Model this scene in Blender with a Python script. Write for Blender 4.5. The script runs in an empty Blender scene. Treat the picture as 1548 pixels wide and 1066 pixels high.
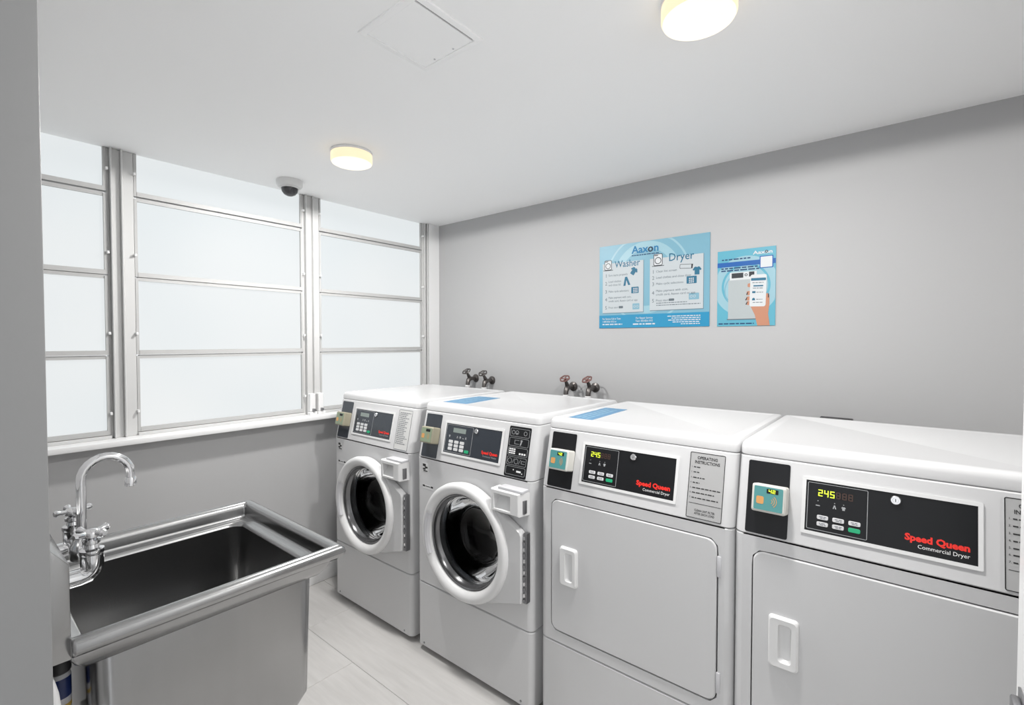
import bpy, bmesh, math, random
from mathutils import Vector, Matrix
random.seed(7)
PI = math.pi

# ------------------------------------------------------------------ camera, world, exposure
scene = bpy.context.scene
COL = scene.collection
EYE = 1.44                                   # lens height above the floor
cam_data = bpy.data.cameras.new('camera')
cam_data.sensor_width = 36.0
cam_data.lens = 36.0 * 726.6 / 1548.0
cam_data.clip_start = 0.01
cam = bpy.data.objects.new('camera', cam_data)
cam.location = (0, 0, EYE)
cam.rotation_euler = (PI / 2 - 0.0239, 0, 0.6897)
COL.objects.link(cam)
scene.camera = cam

world = bpy.data.worlds.new('world')
scene.world = world
world.use_nodes = True
wn = world.node_tree.nodes['Background']
wn.inputs[0].default_value = (0.96, 0.98, 1.0, 1)
wn.inputs[1].default_value = 0.95

scene.view_settings.view_transform = 'Standard'
scene.view_settings.look = 'None'
scene.view_settings.gamma = 1.0
scene.view_settings.use_curve_mapping = False
scene.view_settings.exposure = 0.28
scene.cycles.max_bounces = 9
scene.cycles.diffuse_bounces = 6
scene.cycles.glossy_bounces = 4
scene.cycles.transparent_max_bounces = 8
scene.cycles.caustics_reflective = False
scene.cycles.caustics_refractive = False
scene.cycles.sample_clamp_indirect = 6.0
scene.cycles.use_denoising = True
scene.cycles.use_adaptive_sampling = True
scene.cycles.adaptive_threshold = 0.03

PANE_GLOW = 0.70          # daylight behind the frosted panes
LAMP_WATTS = 82.0         # each ceiling lamp

# ------------------------------------------------------------------ room numbers (metres)
XW = -2.70     # window wall
YW = 2.42      # machine wall
XR = 2.30      # wall beyond the last dryer
YD = 0.09      # doorway wall, room side
YDO = -0.06    # doorway wall, outer side
ZC = 2.29      # ceiling
XJ = -0.81     # left side of the doorway
XJR = 0.175    # right side of the doorway
ZDOOR = 2.22

# ------------------------------------------------------------------ materials
MATS = {}
def mat(name, col, rough=0.5, metal=0.0, coat=0.0, emit=None, estr=0.0, spec=0.5, noise=None, bump=None):
    if name in MATS: return MATS[name]
    m = bpy.data.materials.new(name); m.use_nodes = True
    nt = m.node_tree; b = nt.nodes['Principled BSDF']
    b.inputs['Base Color'].default_value = (*col, 1)
    b.inputs['Roughness'].default_value = rough
    b.inputs['Metallic'].default_value = metal
    b.inputs['Coat Weight'].default_value = coat
    b.inputs['Coat Roughness'].default_value = 0.08
    b.inputs['Specular IOR Level'].default_value = spec
    if emit:
        b.inputs['Emission Color'].default_value = (*emit, 1)
        b.inputs['Emission Strength'].default_value = estr
    if noise or bump:
        tc = nt.nodes.new('ShaderNodeTexCoord')
        mp = nt.nodes.new('ShaderNodeMapping')
        sc = (noise or bump)[0]
        mp.inputs['Scale'].default_value = sc if isinstance(sc, tuple) else (sc, sc, sc)
        nt.links.new(tc.outputs['Object'], mp.inputs[0])
        nz = nt.nodes.new('ShaderNodeTexNoise')
        nz.inputs['Scale'].default_value = 1.0
        nz.inputs['Detail'].default_value = 6
        nt.links.new(mp.outputs[0], nz.inputs[0])
        if noise:
            a = noise[1]
            mx = nt.nodes.new('ShaderNodeMix'); mx.data_type = 'RGBA'
            mx.inputs[6].default_value = (*[c * (1 - a) for c in col], 1)
            mx.inputs[7].default_value = (*[min(1, c * (1 + a)) for c in col], 1)
            nt.links.new(nz.outputs[0], mx.inputs[0])
            nt.links.new(mx.outputs[2], b.inputs['Base Color'])
        if bump:
            bp = nt.nodes.new('ShaderNodeBump')
            bp.inputs['Strength'].default_value = bump[1]
            bp.inputs['Distance'].default_value = 0.002
            nt.links.new(nz.outputs[0], bp.inputs['Height'])
            nt.links.new(bp.outputs[0], b.inputs['Normal'])
    if emit: m.cycles.emission_sampling = 'NONE'
    MATS[name] = m
    return m

def srgb(r, g, b):
    f = lambda c: (c / 255) / 12.92 if c / 255 <= 0.04045 else ((c / 255 + 0.055) / 1.055) ** 2.4
    return (f(r), f(g), f(b))

M_WALL = mat('wall_paint', (0.42, 0.42, 0.424), 0.65, bump=(120, 0.06))
M_CEIL = mat('ceiling_paint', (0.95, 0.95, 0.95), 0.75, bump=(90, 0.05))
M_FRAME = mat('shade_darkened_frame', (0.235, 0.235, 0.235), 0.5)  # darkened so the frame looks dim; its shade is in the colour
M_TRIM = mat('white_gloss_trim', (0.80, 0.80, 0.80), 0.35)
M_WINF = mat('window_frame_paint', (0.58, 0.58, 0.575), 0.45)
M_SASH = mat('window_sash_backlit_shade', (0.46, 0.46, 0.455), 0.5)  # darker copy of the frame colour, paints the backlit shade on the bars
M_ENAMEL = mat('white_enamel', (0.60, 0.60, 0.605), 0.22, spec=0.3)
M_PLASTIC = mat('white_plastic', (0.70, 0.70, 0.70), 0.38)
M_PLASTIC_G = mat('light_grey_plastic', (0.55, 0.55, 0.57), 0.4)
M_BLACK = mat('black_panel', (0.010, 0.0105, 0.012), 0.30, spec=0.25)
M_BLACK_SHEEN = mat('black_panel_painted_sheen', (0.022, 0.028, 0.038), 0.22, coat=0.25)  # bluish lift over black: window reflection put into the colour
M_DARK = mat('dark_gap', (0.02, 0.02, 0.02), 0.8)
M_RUBBER = mat('dark_rubber', (0.03, 0.03, 0.032), 0.45)
M_PLATE = mat('grey_plate', (0.40, 0.40, 0.40), 0.35)
M_PLATE_L = mat('pale_plate', (0.60, 0.60, 0.59), 0.4)
M_INK = mat('black_ink', (0.02, 0.02, 0.02), 0.6)
M_INK_G = mat('grey_ink', (0.16, 0.17, 0.19), 0.7)
M_WHITE_INK = mat('white_ink', (0.80, 0.80, 0.80), 0.5)
M_GREY_INK = mat('pale_grey_ink', (0.35, 0.36, 0.37), 0.5)
M_RED = mat('red_ink', (0.80, 0.025, 0.015), 0.45)
M_GREEN = mat('green_button', (0.01, 0.36, 0.16), 0.4)
M_KEY = mat('grey_button', (0.62, 0.62, 0.63), 0.4)
M_LED = mat('lit_segments', (0.5, 0.6, 0.02), 0.5, emit=(0.62, 0.85, 0.05), estr=1.0)
M_LED_OFF = mat('unlit_segments', (0.07, 0.035, 0.025), 0.4)
M_LCD = mat('lcd_glass', (0.22, 0.26, 0.24), 0.25)
M_CHROME = mat('chrome', (0.82, 0.82, 0.83), 0.10, 1.0)
M_STEEL = mat('brushed_steel', (0.40, 0.40, 0.40), 0.22, 1.0, noise=((2.0, 30.0, 2.0), 0.05), bump=((3.0, 4.0, 3.0), 0.05))
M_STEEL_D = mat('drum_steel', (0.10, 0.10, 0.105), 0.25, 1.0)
M_TRIMRING = mat('window_ring_grey', (0.20, 0.20, 0.205), 0.22, 0.85)
M_HINGE = mat('hinge_steel', (0.30, 0.30, 0.31), 0.4, 0.9)
M_BRASS = mat('old_brass', (0.13, 0.12, 0.115), 0.35, 0.85)
M_WHEEL = mat('tap_wheel_red', (0.20, 0.10, 0.09), 0.45, 0.3)
M_READER = mat('reader_case', (0.60, 0.59, 0.55), 0.45)
M_READER_W = mat('reader_case_olive', srgb(150, 145, 126), 0.4)
M_TEAL_W = mat('reader_label_olive', srgb(132, 146, 122), 0.35)
M_TEAL = mat('reader_label_teal', srgb(78, 140, 140), 0.3)
M_ORANGE = mat('reader_orange', srgb(205, 150, 90), 0.4)
M_BLUE_LABEL = mat('blue_label', srgb(78, 128, 164), 0.35)
M_BLUE_LABEL_L = mat('blue_label_print', srgb(130, 168, 190), 0.4)
M_HOSE = mat('grey_hose', (0.45, 0.45, 0.45), 0.5)
M_DOME = mat('smoked_dome', (0.05, 0.05, 0.055), 0.08)
M_FLOORBASE = mat('grout', (0.52, 0.51, 0.50), 0.8)

def plank_mat():
    m = bpy.data.materials.new('pale_wood_look_plank'); m.use_nodes = True
    nt = m.node_tree; b = nt.nodes['Principled BSDF']
    tc = nt.nodes.new('ShaderNodeTexCoord'); mp = nt.nodes.new('ShaderNodeMapping')
    mp.inputs['Scale'].default_value = (2.2, 22, 1)
    oi = nt.nodes.new('ShaderNodeObjectInfo')
    nt.links.new(tc.outputs['Object'], mp.inputs[0])
    nt.links.new(oi.outputs['Location'], mp.inputs['Location'])
    nz = nt.nodes.new('ShaderNodeTexNoise'); nz.inputs['Scale'].default_value = 1.6; nz.inputs['Detail'].default_value = 8
    nz.inputs['Roughness'].default_value = 0.62
    nt.links.new(mp.outputs[0], nz.inputs[0])
    cr = nt.nodes.new('ShaderNodeValToRGB')
    cr.color_ramp.elements[0].position = 0.3; cr.color_ramp.elements[0].color = (0.49, 0.478, 0.466, 1)
    cr.color_ramp.elements[1].position = 0.7; cr.color_ramp.elements[1].color = (0.575, 0.563, 0.55, 1)
    nt.links.new(nz.outputs[0], cr.inputs[0])
    hs = nt.nodes.new('ShaderNodeHueSaturation')
    mth = nt.nodes.new('ShaderNodeMath'); mth.operation = 'MULTIPLY_ADD'
    mth.inputs[1].default_value = 0.06; mth.inputs[2].default_value = 0.97
    nt.links.new(oi.outputs['Random'], mth.inputs[0]); nt.links.new(mth.outputs[0], hs.inputs['Value'])
    nt.links.new(cr.outputs[0], hs.inputs['Color']); nt.links.new(hs.outputs[0], b.inputs['Base Color'])
    b.inputs['Roughness'].default_value = 0.42
    return m
M_PLANK = plank_mat()

def frosted_mat():
    m = bpy.data.materials.new('frosted_glass_daylight'); m.use_nodes = True
    nt = m.node_tree; b = nt.nodes['Principled BSDF']
    b.inputs['Base Color'].default_value = (0.06, 0.06, 0.06, 1)
    b.inputs['Roughness'].default_value = 0.6
    b.inputs['Specular IOR Level'].default_value = 0.1
    tc = nt.nodes.new('ShaderNodeTexCoord')
    n1 = nt.nodes.new('ShaderNodeTexNoise'); n1.inputs['Scale'].default_value = 420; n1.inputs['Detail'].default_value = 2
    nt.links.new(tc.outputs['Object'], n1.inputs[0])
    n2 = nt.nodes.new('ShaderNodeTexNoise'); n2.inputs['Scale'].default_value = 1.3; n2.inputs['Detail'].default_value = 1
    nt.links.new(tc.outputs['Object'], n2.inputs[0])
    mx = nt.nodes.new('ShaderNodeMix'); mx.data_type = 'RGBA'
    mx.inputs[6].default_value = (0.80, 0.87, 0.90, 1); mx.inputs[7].default_value = (1.0, 1.0, 0.99, 1)
    nt.links.new(n2.outputs[0], mx.inputs[0]); nt.links.new(mx.outputs[2], b.inputs['Emission Color'])
    b.inputs['Emission Strength'].default_value = PANE_GLOW
    bp = nt.nodes.new('ShaderNodeBump'); bp.inputs['Strength'].default_value = 0.2; bp.inputs['Distance'].default_value = 0.001
    nt.links.new(n1.outputs[0], bp.inputs['Height']); nt.links.new(bp.outputs[0], b.inputs['Normal'])
    return m
M_FROST = frosted_mat()

def clear_glass(name, tint, refl):
    m = bpy.data.materials.new(name); m.use_nodes = True
    nt = m.node_tree; nt.nodes.clear()
    o = nt.nodes.new('ShaderNodeOutputMaterial'); mx = nt.nodes.new('ShaderNodeMixShader')
    tr = nt.nodes.new('ShaderNodeBsdfTransparent'); tr.inputs[0].default_value = (*tint, 1)
    gl = nt.nodes.new('ShaderNodeBsdfGlossy'); gl.inputs['Roughness'].default_value = 0.03
    fr = nt.nodes.new('ShaderNodeFresnel'); fr.inputs[0].default_value = refl
    nt.links.new(fr.outputs[0], mx.inputs[0]); nt.links.new(tr.outputs[0], mx.inputs[1])
    nt.links.new(gl.outputs[0], mx.inputs[2]); nt.links.new(mx.outputs[0], o.inputs[0])
    return m
M_GLASS = clear_glass('door_glass', (0.50, 0.52, 0.54), 1.28)

M_LENS_SIDE = mat('lamp_lens_side', (0.25, 0.22, 0.18), 0.4, emit=(1.0, 0.80, 0.52), estr=0.82)
M_LENS = mat('lamp_lens_bottom', (0.25, 0.22, 0.18), 0.4, emit=(1.0, 0.91, 0.73), estr=0.95)


# ------------------------------------------------------------------ mesh helpers
def tag(o, label=None, cat=None, group=None, kind=None):
    if label: o['label'] = label
    if cat: o['category'] = cat
    if group: o['group'] = group
    if kind: o['kind'] = kind
    return o

def empty(name, loc=(0, 0, 0), parent=None):
    o = bpy.data.objects.new(name, None); COL.objects.link(o)
    o.location = loc; o.empty_display_size = 0.05
    if parent: o.parent = parent
    return o

def add(name, verts, faces, m, parent=None, smooth=35, M=None):
    me = bpy.data.meshes.new(name)
    if M is not None: verts = [M @ Vector(v) for v in verts]
    me.from_pydata([tuple(v) for v in verts], [], faces)
    me.update()
    return add_mesh(name, me, m, parent, smooth)

def add_mesh(name, me, m, parent=None, smooth=35, fix=True):
    if fix:
        bm = bmesh.new(); bm.from_mesh(me)
        bmesh.ops.recalc_face_normals(bm, faces=bm.faces[:])
        bm.to_mesh(me); bm.free()
    me.materials.append(m)
    if smooth:
        me.polygons.foreach_set('use_smooth', [True] * len(me.polygons))
        me.set_sharp_from_angle(angle=math.radians(smooth))
    o = bpy.data.objects.new(name, me); COL.objects.link(o)
    if parent: o.parent = parent
    return o

class G:
    """collects verts and faces of one mesh"""
    def __init__(s): s.v = []; s.f = []
    def put(s, v, f):
        n = len(s.v); s.v += [tuple(p) for p in v]; s.f += [tuple(i + n for i in q) for q in f]
        return s
    def box(s, x0, x1, y0, y1, z0, z1, M=None):
        v = [(x, y, z) for z in (z0, z1) for y in (y0, y1) for x in (x0, x1)]
        if M is not None: v = [M @ Vector(p) for p in v]
        return s.put(v, [(0, 2, 3, 1), (4, 5, 7, 6), (0, 1, 5, 4), (1, 3, 7, 5), (3, 2, 6, 7), (2, 0, 4, 6)])
    def loft(s, loops, closed=True, cap0=False, cap1=False, ring=True, M=None):
        n = len(loops[0]); v = [p for l in loops for p in l]
        if M is not None: v = [M @ Vector(p) for p in v]
        f = []
        for i in range(len(loops) - 1):
            for j in range(n if ring else n - 1):
                k = (j + 1) % n
                f.append((i * n + j, i * n + k, (i + 1) * n + k, (i + 1) * n + j))
        if cap0: f.append(tuple(range(n))[::-1])
        if cap1: f.append(tuple((len(loops) - 1) * n + j for j in range(n)))
        return s.put(v, f)
    def lathe(s, prof, n=32, M=None, cap0=False, cap1=False):
        """profile (r, h) about local z"""
        loops = [[(r * math.cos(2 * PI * j / n), r * math.sin(2 * PI * j / n), h) for j in range(n)] for r, h in prof]
        return s.loft(loops, cap0=cap0, cap1=cap1, M=M)
    def tube(s, path, r, n=10, caps=True, M=None):
        P = [Vector(p) for p in path]; loops = []
        t0 = (P[1] - P[0]).normalized()
        u = t0.orthogonal().normalized()
        for i, p in enumerate(P):
            t = ((P[min(i + 1, len(P) - 1)] - P[max(i - 1, 0)])).normalized()
            u = (u - t * u.dot(t)).normalized(); w = t.cross(u)
            rr = r[i] if isinstance(r, (list, tuple)) else r
            loops.append([p + (u * math.cos(2 * PI * j / n) + w * math.sin(2 * PI * j / n)) * rr for j in range(n)])
        return s.loft(loops, cap0=caps, cap1=caps, M=M)
    def poly(s, pts, z=0, M=None):
        v = [(x, y, z) for x, y in pts]
        if M is not None: v = [M @ Vector(p) for p in v]
        return s.put(v, [tuple(range(len(v)))])
    def build(s, name, m, parent=None, smooth=35, bevel=0, seg=2, M=None):
        me = bpy.data.meshes.new(name)
        v = s.v if M is None else [tuple(M @ Vector(p)) for p in s.v]
        me.from_pydata(v, [], s.f); me.update()
        if bevel:
            bm = bmesh.new(); bm.from_mesh(me)
            bmesh.ops.recalc_face_normals(bm, faces=bm.faces[:])
            bmesh.ops.bevel(bm, geom=bm.edges[:], offset=bevel, segments=seg, affect='EDGES', profile=0.5)
            bm.to_mesh(me); bm.free()
        return add_mesh(name, me, m, parent, smooth)

def box(name, x0, x1, y0, y1, z0, z1, m, parent=None, bevel=0.0, seg=2, M=None):
    return G().box(x0, x1, y0, y1, z0, z1).build(name, m, parent, bevel=bevel, seg=seg, M=M)

def rr(x0, x1, y0, y1, r, n=5):
    """rounded rectangle outline, counter-clockwise, r one radius or four (bl, br, tr, tl)"""
    if not isinstance(r, (tuple, list)): r = (r,) * 4
    out = []
    for (cx, cy, sx, sy, a0, q) in ((x0, y0, 1, 1, PI, r[0]), (x1, y0, -1, 1, 1.5 * PI, r[1]),
                                    (x1, y1, -1, -1, 0, r[2]), (x0, y1, 1, -1, PI / 2, r[3])):
        q = max(q, 1e-5)
        for k in range(n + 1):
            a = a0 + (PI / 2) * k / n
            out.append((cx + sx * q + q * math.cos(a), cy + sy * q + q * math.sin(a)))
    return out

def slab(g, pts, h, z0=0.0, M=None, edge=0.0):
    """flat outline raised by h along local z"""
    if edge:
        cx = sum(p[0] for p in pts) / len(pts); cy = sum(p[1] for p in pts) / len(pts)
        xs = [p[0] for p in pts]; ys = [p[1] for p in pts]
        fx = 1 - 2 * edge / (max(xs) - min(xs)); fy = 1 - 2 * edge / (max(ys) - min(ys))
        ins = [(cx + (x - cx) * fx, cy + (y - cy) * fy) for x, y in pts]
        loops = [[(x, y, z0) for x, y in pts], [(x, y, z0 + h - edge) for x, y in pts], [(x, y, z0 + h) for x, y in ins]]
    else:
        loops = [[(x, y, z0) for x, y in pts], [(x, y, z0 + h) for x, y in pts]]
    return g.loft(loops, cap0=True, cap1=True, M=M)

def plate(name, x0, x1, y0, y1, r, h, m, parent, M, z0=0.0, edge=0.0, n=4):
    g = G(); slab(g, rr(x0, x1, y0, y1, r, n), h, z0, M, edge)
    return g.build(name, m, parent)

def frame(name, x0, x1, y0, y1, w, r, h, m, parent, M, z0=0.0):
    a = rr(x0, x1, y0, y1, r, 4); b = rr(x0 + w, x1 - w, y0 + w, y1 - w, max(r - w, 0.0004), 4)
    g = G()
    g.loft([[(x, y, z0) for x, y in a], [(x, y, z0 + h) for x, y in a], [(x, y, z0 + h) for x, y in b], [(x, y, z0) for x, y in b]], M=M)
    return g.build(name, m, parent)

TEXT_CACHE = {}
def text_mesh(body, size, bold=0.0, align='LEFT', spacing=1.0, shear=0.0, sx=1.0):
    cu = bpy.data.curves.new('t', 'FONT'); cu.body = body; cu.size = size
    cu.align_x = align; cu.resolution_u = 2; cu.offset = bold * size
    cu.space_character = spacing; cu.shear = shear
    o = bpy.data.objects.new('t', cu)
    me = bpy.data.meshes.new_from_object(o)
    bpy.data.objects.remove(o); bpy.data.curves.remove(cu)
    if sx != 1.0:
        for v in me.vertices: v.co.x *= sx
    return me

def text(name, body, x, y, size, m, parent, M, z=0.0006, bold=0.0, align='LEFT', spacing=1.0, fit=None, shear=0.0):
    me = text_mesh(body, size, bold, align, spacing, shear)
    if fit:                                             # squeeze to a given width
        xs = [v.co.x for v in me.vertices]; w = max(xs) - min(xs)
        for v in me.vertices: v.co.x *= fit / w
    T = M @ Matrix.Translation((x, y, z))
    me.transform(T); me.name = name
    me.materials.append(m)
    o = bpy.data.objects.new(name, me); COL.objects.link(o)
    if parent: o.parent = parent
    return o

def bars(name, rows, h, m, parent, M, z=0.0006, seed=1):
    """lines of print too small to read: broken dashes"""
    rnd = random.Random(seed); g = G()
    for x0, x1, y in rows:
        x = x0
        while x < x1 - h * 0.6:
            w = min(h * rnd.uniform(1.6, 5.0), x1 - x)
            g.put([M @ Vector(p) for p in ((x, y, z), (x + w, y, z), (x + w, y + h, z), (x, y + h, z))], [(0, 1, 2, 3)])
            x += w + h * 0.8
    return g.build(name, m, parent, smooth=0)

SEG = {'0': 'abcdef', '1': 'bc', '2': 'abged', '3': 'abgcd', '4': 'fgbc', '5': 'afgcd', '8': 'abcdefg'}
def seven(g, ch, x, y, w, h, t, M, z):
    R = {'a': (0, w, h - t, h), 'g': (0, w, (h - t) / 2, (h + t) / 2), 'd': (0, w, 0, t), 'f': (0, t, h / 2, h), 'b': (w - t, w, h / 2, h),
         'e': (0, t, 0, h / 2), 'c': (w - t, w, 0, h / 2)}
    for s_ in SEG[ch]:
        a, b, c, d = R[s_]
        g.put([M @ Vector(p) for p in ((x + a, y + c, z), (x + b, y + c, z), (x + b, y + d, z), (x + a, y + d, z))], [(0, 1, 2, 3)])

def hull(points):
    P = sorted(set(points))
    def half(Q):
        h = []
        for p in Q:
            while len(h) > 1 and (h[-1][0] - h[-2][0]) * (p[1] - h[-2][1]) - (h[-1][1] - h[-2][1]) * (p[0] - h[-2][0]) <= 0: h.pop()
            h.append(p)
        return h
    a = half(P); b = half(P[::-1])
    return a[:-1] + b[:-1]
def radial(H, ang):
    d = (math.cos(ang), math.sin(ang)); best = 0
    for i in range(len(H)):
        (x1, y1), (x2, y2) = H[i], H[(i + 1) % len(H)]
        ex, ey = x2 - x1, y2 - y1; den = d[0] * ey - d[1] * ex
        if abs(den) < 1e-12: continue
        t = (x1 * ey - y1 * ex) / den; s_ = (x1 * d[1] - y1 * d[0]) / den
        if t > 0 and -1e-6 <= s_ <= 1 + 1e-6: best = max(best, t)
    return best

# ------------------------------------------------------------------ the room
T = 0.12
fl = box('floor', XW - T, XR + T, YDO, YW + T, -0.06, -0.006, M_FLOORBASE); tag(fl, kind='structure')
# pale wood-look planks running away from the window, laid in staggered rows
PW, PL, GAP = 0.30, 1.2, 0.0012
row = 0; y = YDO + 0.0
rows_y = []
yy = 1.182 - PW * 5
while yy < YW: rows_y.append(yy); yy += PW
plank_cache = {}
for r_i, y0 in enumerate(rows_y):
    ya, yb = max(y0, YDO), min(y0 + PW, YW)
    if yb - ya < 0.01: continue
    x = XW - [0.0, 0.4, 0.8][r_i % 3]
    while x < XR:
        xa, xb = max(x, XW), min(x + PL, XR)
        if xb - xa > 0.02:
            L, Wd = round(xb - xa - GAP, 4), round(yb - ya - GAP, 4)
            key = (L, Wd)
            if key not in plank_cache:
                o = G().box(-L / 2, L / 2, -Wd / 2, Wd / 2, -0.006, 0).build('plank', M_PLANK, fl, smooth=0, bevel=0.0012, seg=1)
                plank_cache[key] = o.data
            else:
                o = bpy.data.objects.new('plank', plank_cache[key]); COL.objects.link(o); o.parent = fl
            o.location = ((xa + xb) / 2, (ya + yb) / 2, 0)
        x += PL

ce = box('ceiling', XW - T, XR + T, YDO - 0.05, YW + T, ZC, ZC + 0.08, M_CEIL); tag(ce, kind='structure')
wb = box('wall_back', XW - T, XR + T, YW, YW + T, 0, ZC, M_WALL); tag(wb, kind='structure')
wr = box('wall_right', XR, XR + T, YDO, YW, 0, ZC, M_WALL); tag(wr, kind='structure')
# window wall with its opening
WY0, WY1 = 0.12, 2.322
SILL = 1.008
g = G(); g.box(XW - T, XW, YDO, YW, 0, SILL - 0.025); g.box(XW - T, XW, YDO, WY0, SILL - 0.025, ZC); g.box(XW - T, XW, WY1, YW, SILL - 0.025, ZC)
wl = g.build('wall_left', M_WALL); tag(wl, kind='structure')
# doorway wall
g = G(); g.box(XW, XJ - 0.03, YDO, YD, 0, ZC); g.box(XJR, XR, YDO, YD, 0, ZC); g.box(XJ - 0.03, XJR, YDO, YD, ZDOOR, ZC)
wf = g.build('wall_front', M_WALL); tag(wf, kind='structure')

o = box('trim_2', XJ - 0.03, XJ, YDO - 0.01, YD, 0, ZDOOR, M_FRAME, bevel=0.002); tag(o, 'door frame at the left edge, colour darkened as if in shade', kind='structure')
o = box('whitened_wall_strip', XW, XW + 0.004, WY1, YW - 0.001, SILL, ZC - 0.001, M_TRIM); tag(o, 'wall strip between the right window and the corner, whitened to look lit', kind='structure')  # white sheet laid over the wall; paints the brightness beside the window
def baseboard(name, x0, x1, y0, y1):
    o = box(name, x0, x1, y0, y1, 0.001, 0.095, M_TRIM, bevel=0.003); tag(o, kind='structure')
baseboard('baseboard_left', XW, XW + 0.012, YD + 0.013, YW - 0.013)
baseboard('baseboard_back', XW + 0.013, XR - 0.013, YW - 0.012, YW)
baseboard('baseboard_front', XW + 0.013, XJ - 0.01, YD, YD + 0.012)
baseboard('baseboard_right', XR - 0.012, XR, YD + 0.013, YW - 0.013)

# sill board
o = box('trim_1', XW - 0.10, XW + 0.078, WY0 - 0.02, YW - 0.002, SILL - 0.024, SILL, M_TRIM, bevel=0.003); tag(o, 'white painted window sill board below the frosted windows', kind='structure')

# windows: each a frame with four frosted awning sashes
ROWS = [(1.044, 1.372), (1.398, 1.728), (1.753, 2.088), (2.118, 2.30)]     # sash bottoms and tops
def window(idx, ya, yb, pa, pb, label, jambs):
    w = empty('window_%d' % idx, (XW, (ya + yb) / 2, SILL)); tag(w, label, kind='structure')
    oy = (ya + yb) / 2; oz = SILL
    Mloc = Matrix.Translation((-XW, -oy, -oz))
    def b(name, x0, x1, y0, y1, z0, z1, m=M_WINF, parent=w, bevel=0.0015):
        return G().box(x0, x1, y0, y1, z0, z1).build(name, m, parent, bevel=bevel, seg=1, M=Mloc)
    for (y0, y1, dx) in jambs:
        b('jamb', XW - 0.085, XW + dx, y0, y1, SILL, ZC - 0.001)
    b('bottom_rail', XW - 0.080, XW - 0.008, pa - 0.012, pb + 0.012, SILL, SILL + 0.014)
    for (z0, z1) in ROWS:
        z1c = min(z1, ZC - 0.001)
        g = G()
        st = 0.011
        g.box(XW - 0.052, XW - 0.022, pa - st, pa, z0 - 0.02, z1c)
        g.box(XW - 0.052, XW - 0.022, pb, pb + st, z0 - 0.02, z1c)
        g.box(XW - 0.052, XW - 0.020, pa, pb, z0 - 0.020, z0)
        if z1 < ZC: g.box(XW - 0.052, XW - 0.026, pa, pb, z1c - 0.012, z1c + 0.004)
        s_ = g.build('sash', M_SASH, w, smooth=0, M=Mloc)
        zt = z1c - 0.012 if z1 < ZC else z1c
        b('pane', XW - 0.042, XW - 0.036, pa, pb, z0, zt, M_FROST, s_, 0)
        for yc, sgn in ((pa - st, -1), (pb + st, 1)):
            b('clip', XW - 0.024, XW - 0.002, yc - 0.004, yc + 0.004, z0 + 0.07, z0 + 0.082, M_TRIM, s_, 0.001)
    return w, b
W1w, b1 = window(1, 0.12, 0.555, 0.143, 0.495, 'leftmost frosted awning window beside the doorway jamb',
                 [(0.120, 0.130, -0.02), (0.507, 0.517, -0.030), (0.517, 0.524, -0.004), (0.524, 0.554, -0.022)])
W2w, b2 = window(2, 0.555, 1.435, 0.614, 1.378, 'wide middle frosted awning window above the sink', 
                 [(0.554, 0.561, -0.002), (0.561, 0.602, -0.022), (1.390, 1.402, -0.030), (1.402, 1.409, -0.004), (1.409, 1.444, -0.022)])
W3w, b3 = window(3, 1.435, 2.322, 1.502, 2.266, 'right frosted awning window above the far washer', 
                 [(1.444, 1.451, -0.002), (1.451, 1.490, -0.022), (2.278, 2.290, -0.020), (2.290, 2.297, -0.003), (2.297, 2.310, -0.03), (2.310, 2.322, -0.002)])
for b, yc, w in ((b2, 1.421, W2w), (b3, 1.472, W3w)):
    op = b('operator_box', XW - 0.02, XW + 0.022, yc - 0.016, yc + 0.016, SILL + 0.018, SILL + 0.125, M_TRIM, w, 0.004)
    b('crank_stub', XW + 0.022, XW + 0.042, yc - 0.006, yc + 0.006, SILL + 0.022, SILL + 0.038, M_HINGE, op, 0.002)
    b('operator_foot', XW - 0.004, XW + 0.030, yc - 0.022, yc + 0.022, SILL, SILL + 0.018, M_TRIM, w, 0.003)

# open door leaf on the right of the doorway
DX = 0.129
d = empty('door_1', (DX + 0.02, YD + 0.01, 0)); tag(d, 'white door leaf swung open at the right edge', kind='structure')
Md = Matrix.Translation((-(DX + 0.02), -(YD + 0.01), 0))
G().box(DX, DX + 0.04, YD + 0.012, 1.0, 0.012, ZDOOR - 0.01).build('door_leaf', M_TRIM, d, bevel=0.002, M=Md)
lp = G().box(DX - 0.003, DX, 0.90, 0.965, 0.80, 0.955).build('lock_plate', M_HINGE, d, bevel=0.001, M=Md)
G().box(DX - 0.013, DX - 0.003, 0.915, 0.95, 0.90, 0.95).build('thumb_turn', M_HINGE, lp, bevel=0.003, M=Md)
for z in (0.2, 1.1, 2.0):
    G().tube([(DX + 0.046, YD + 0.006, z - 0.05), (DX + 0.046, YD + 0.006, z + 0.05)], 0.006, 8).build('hinge', M_HINGE, d, M=Md)

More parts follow.
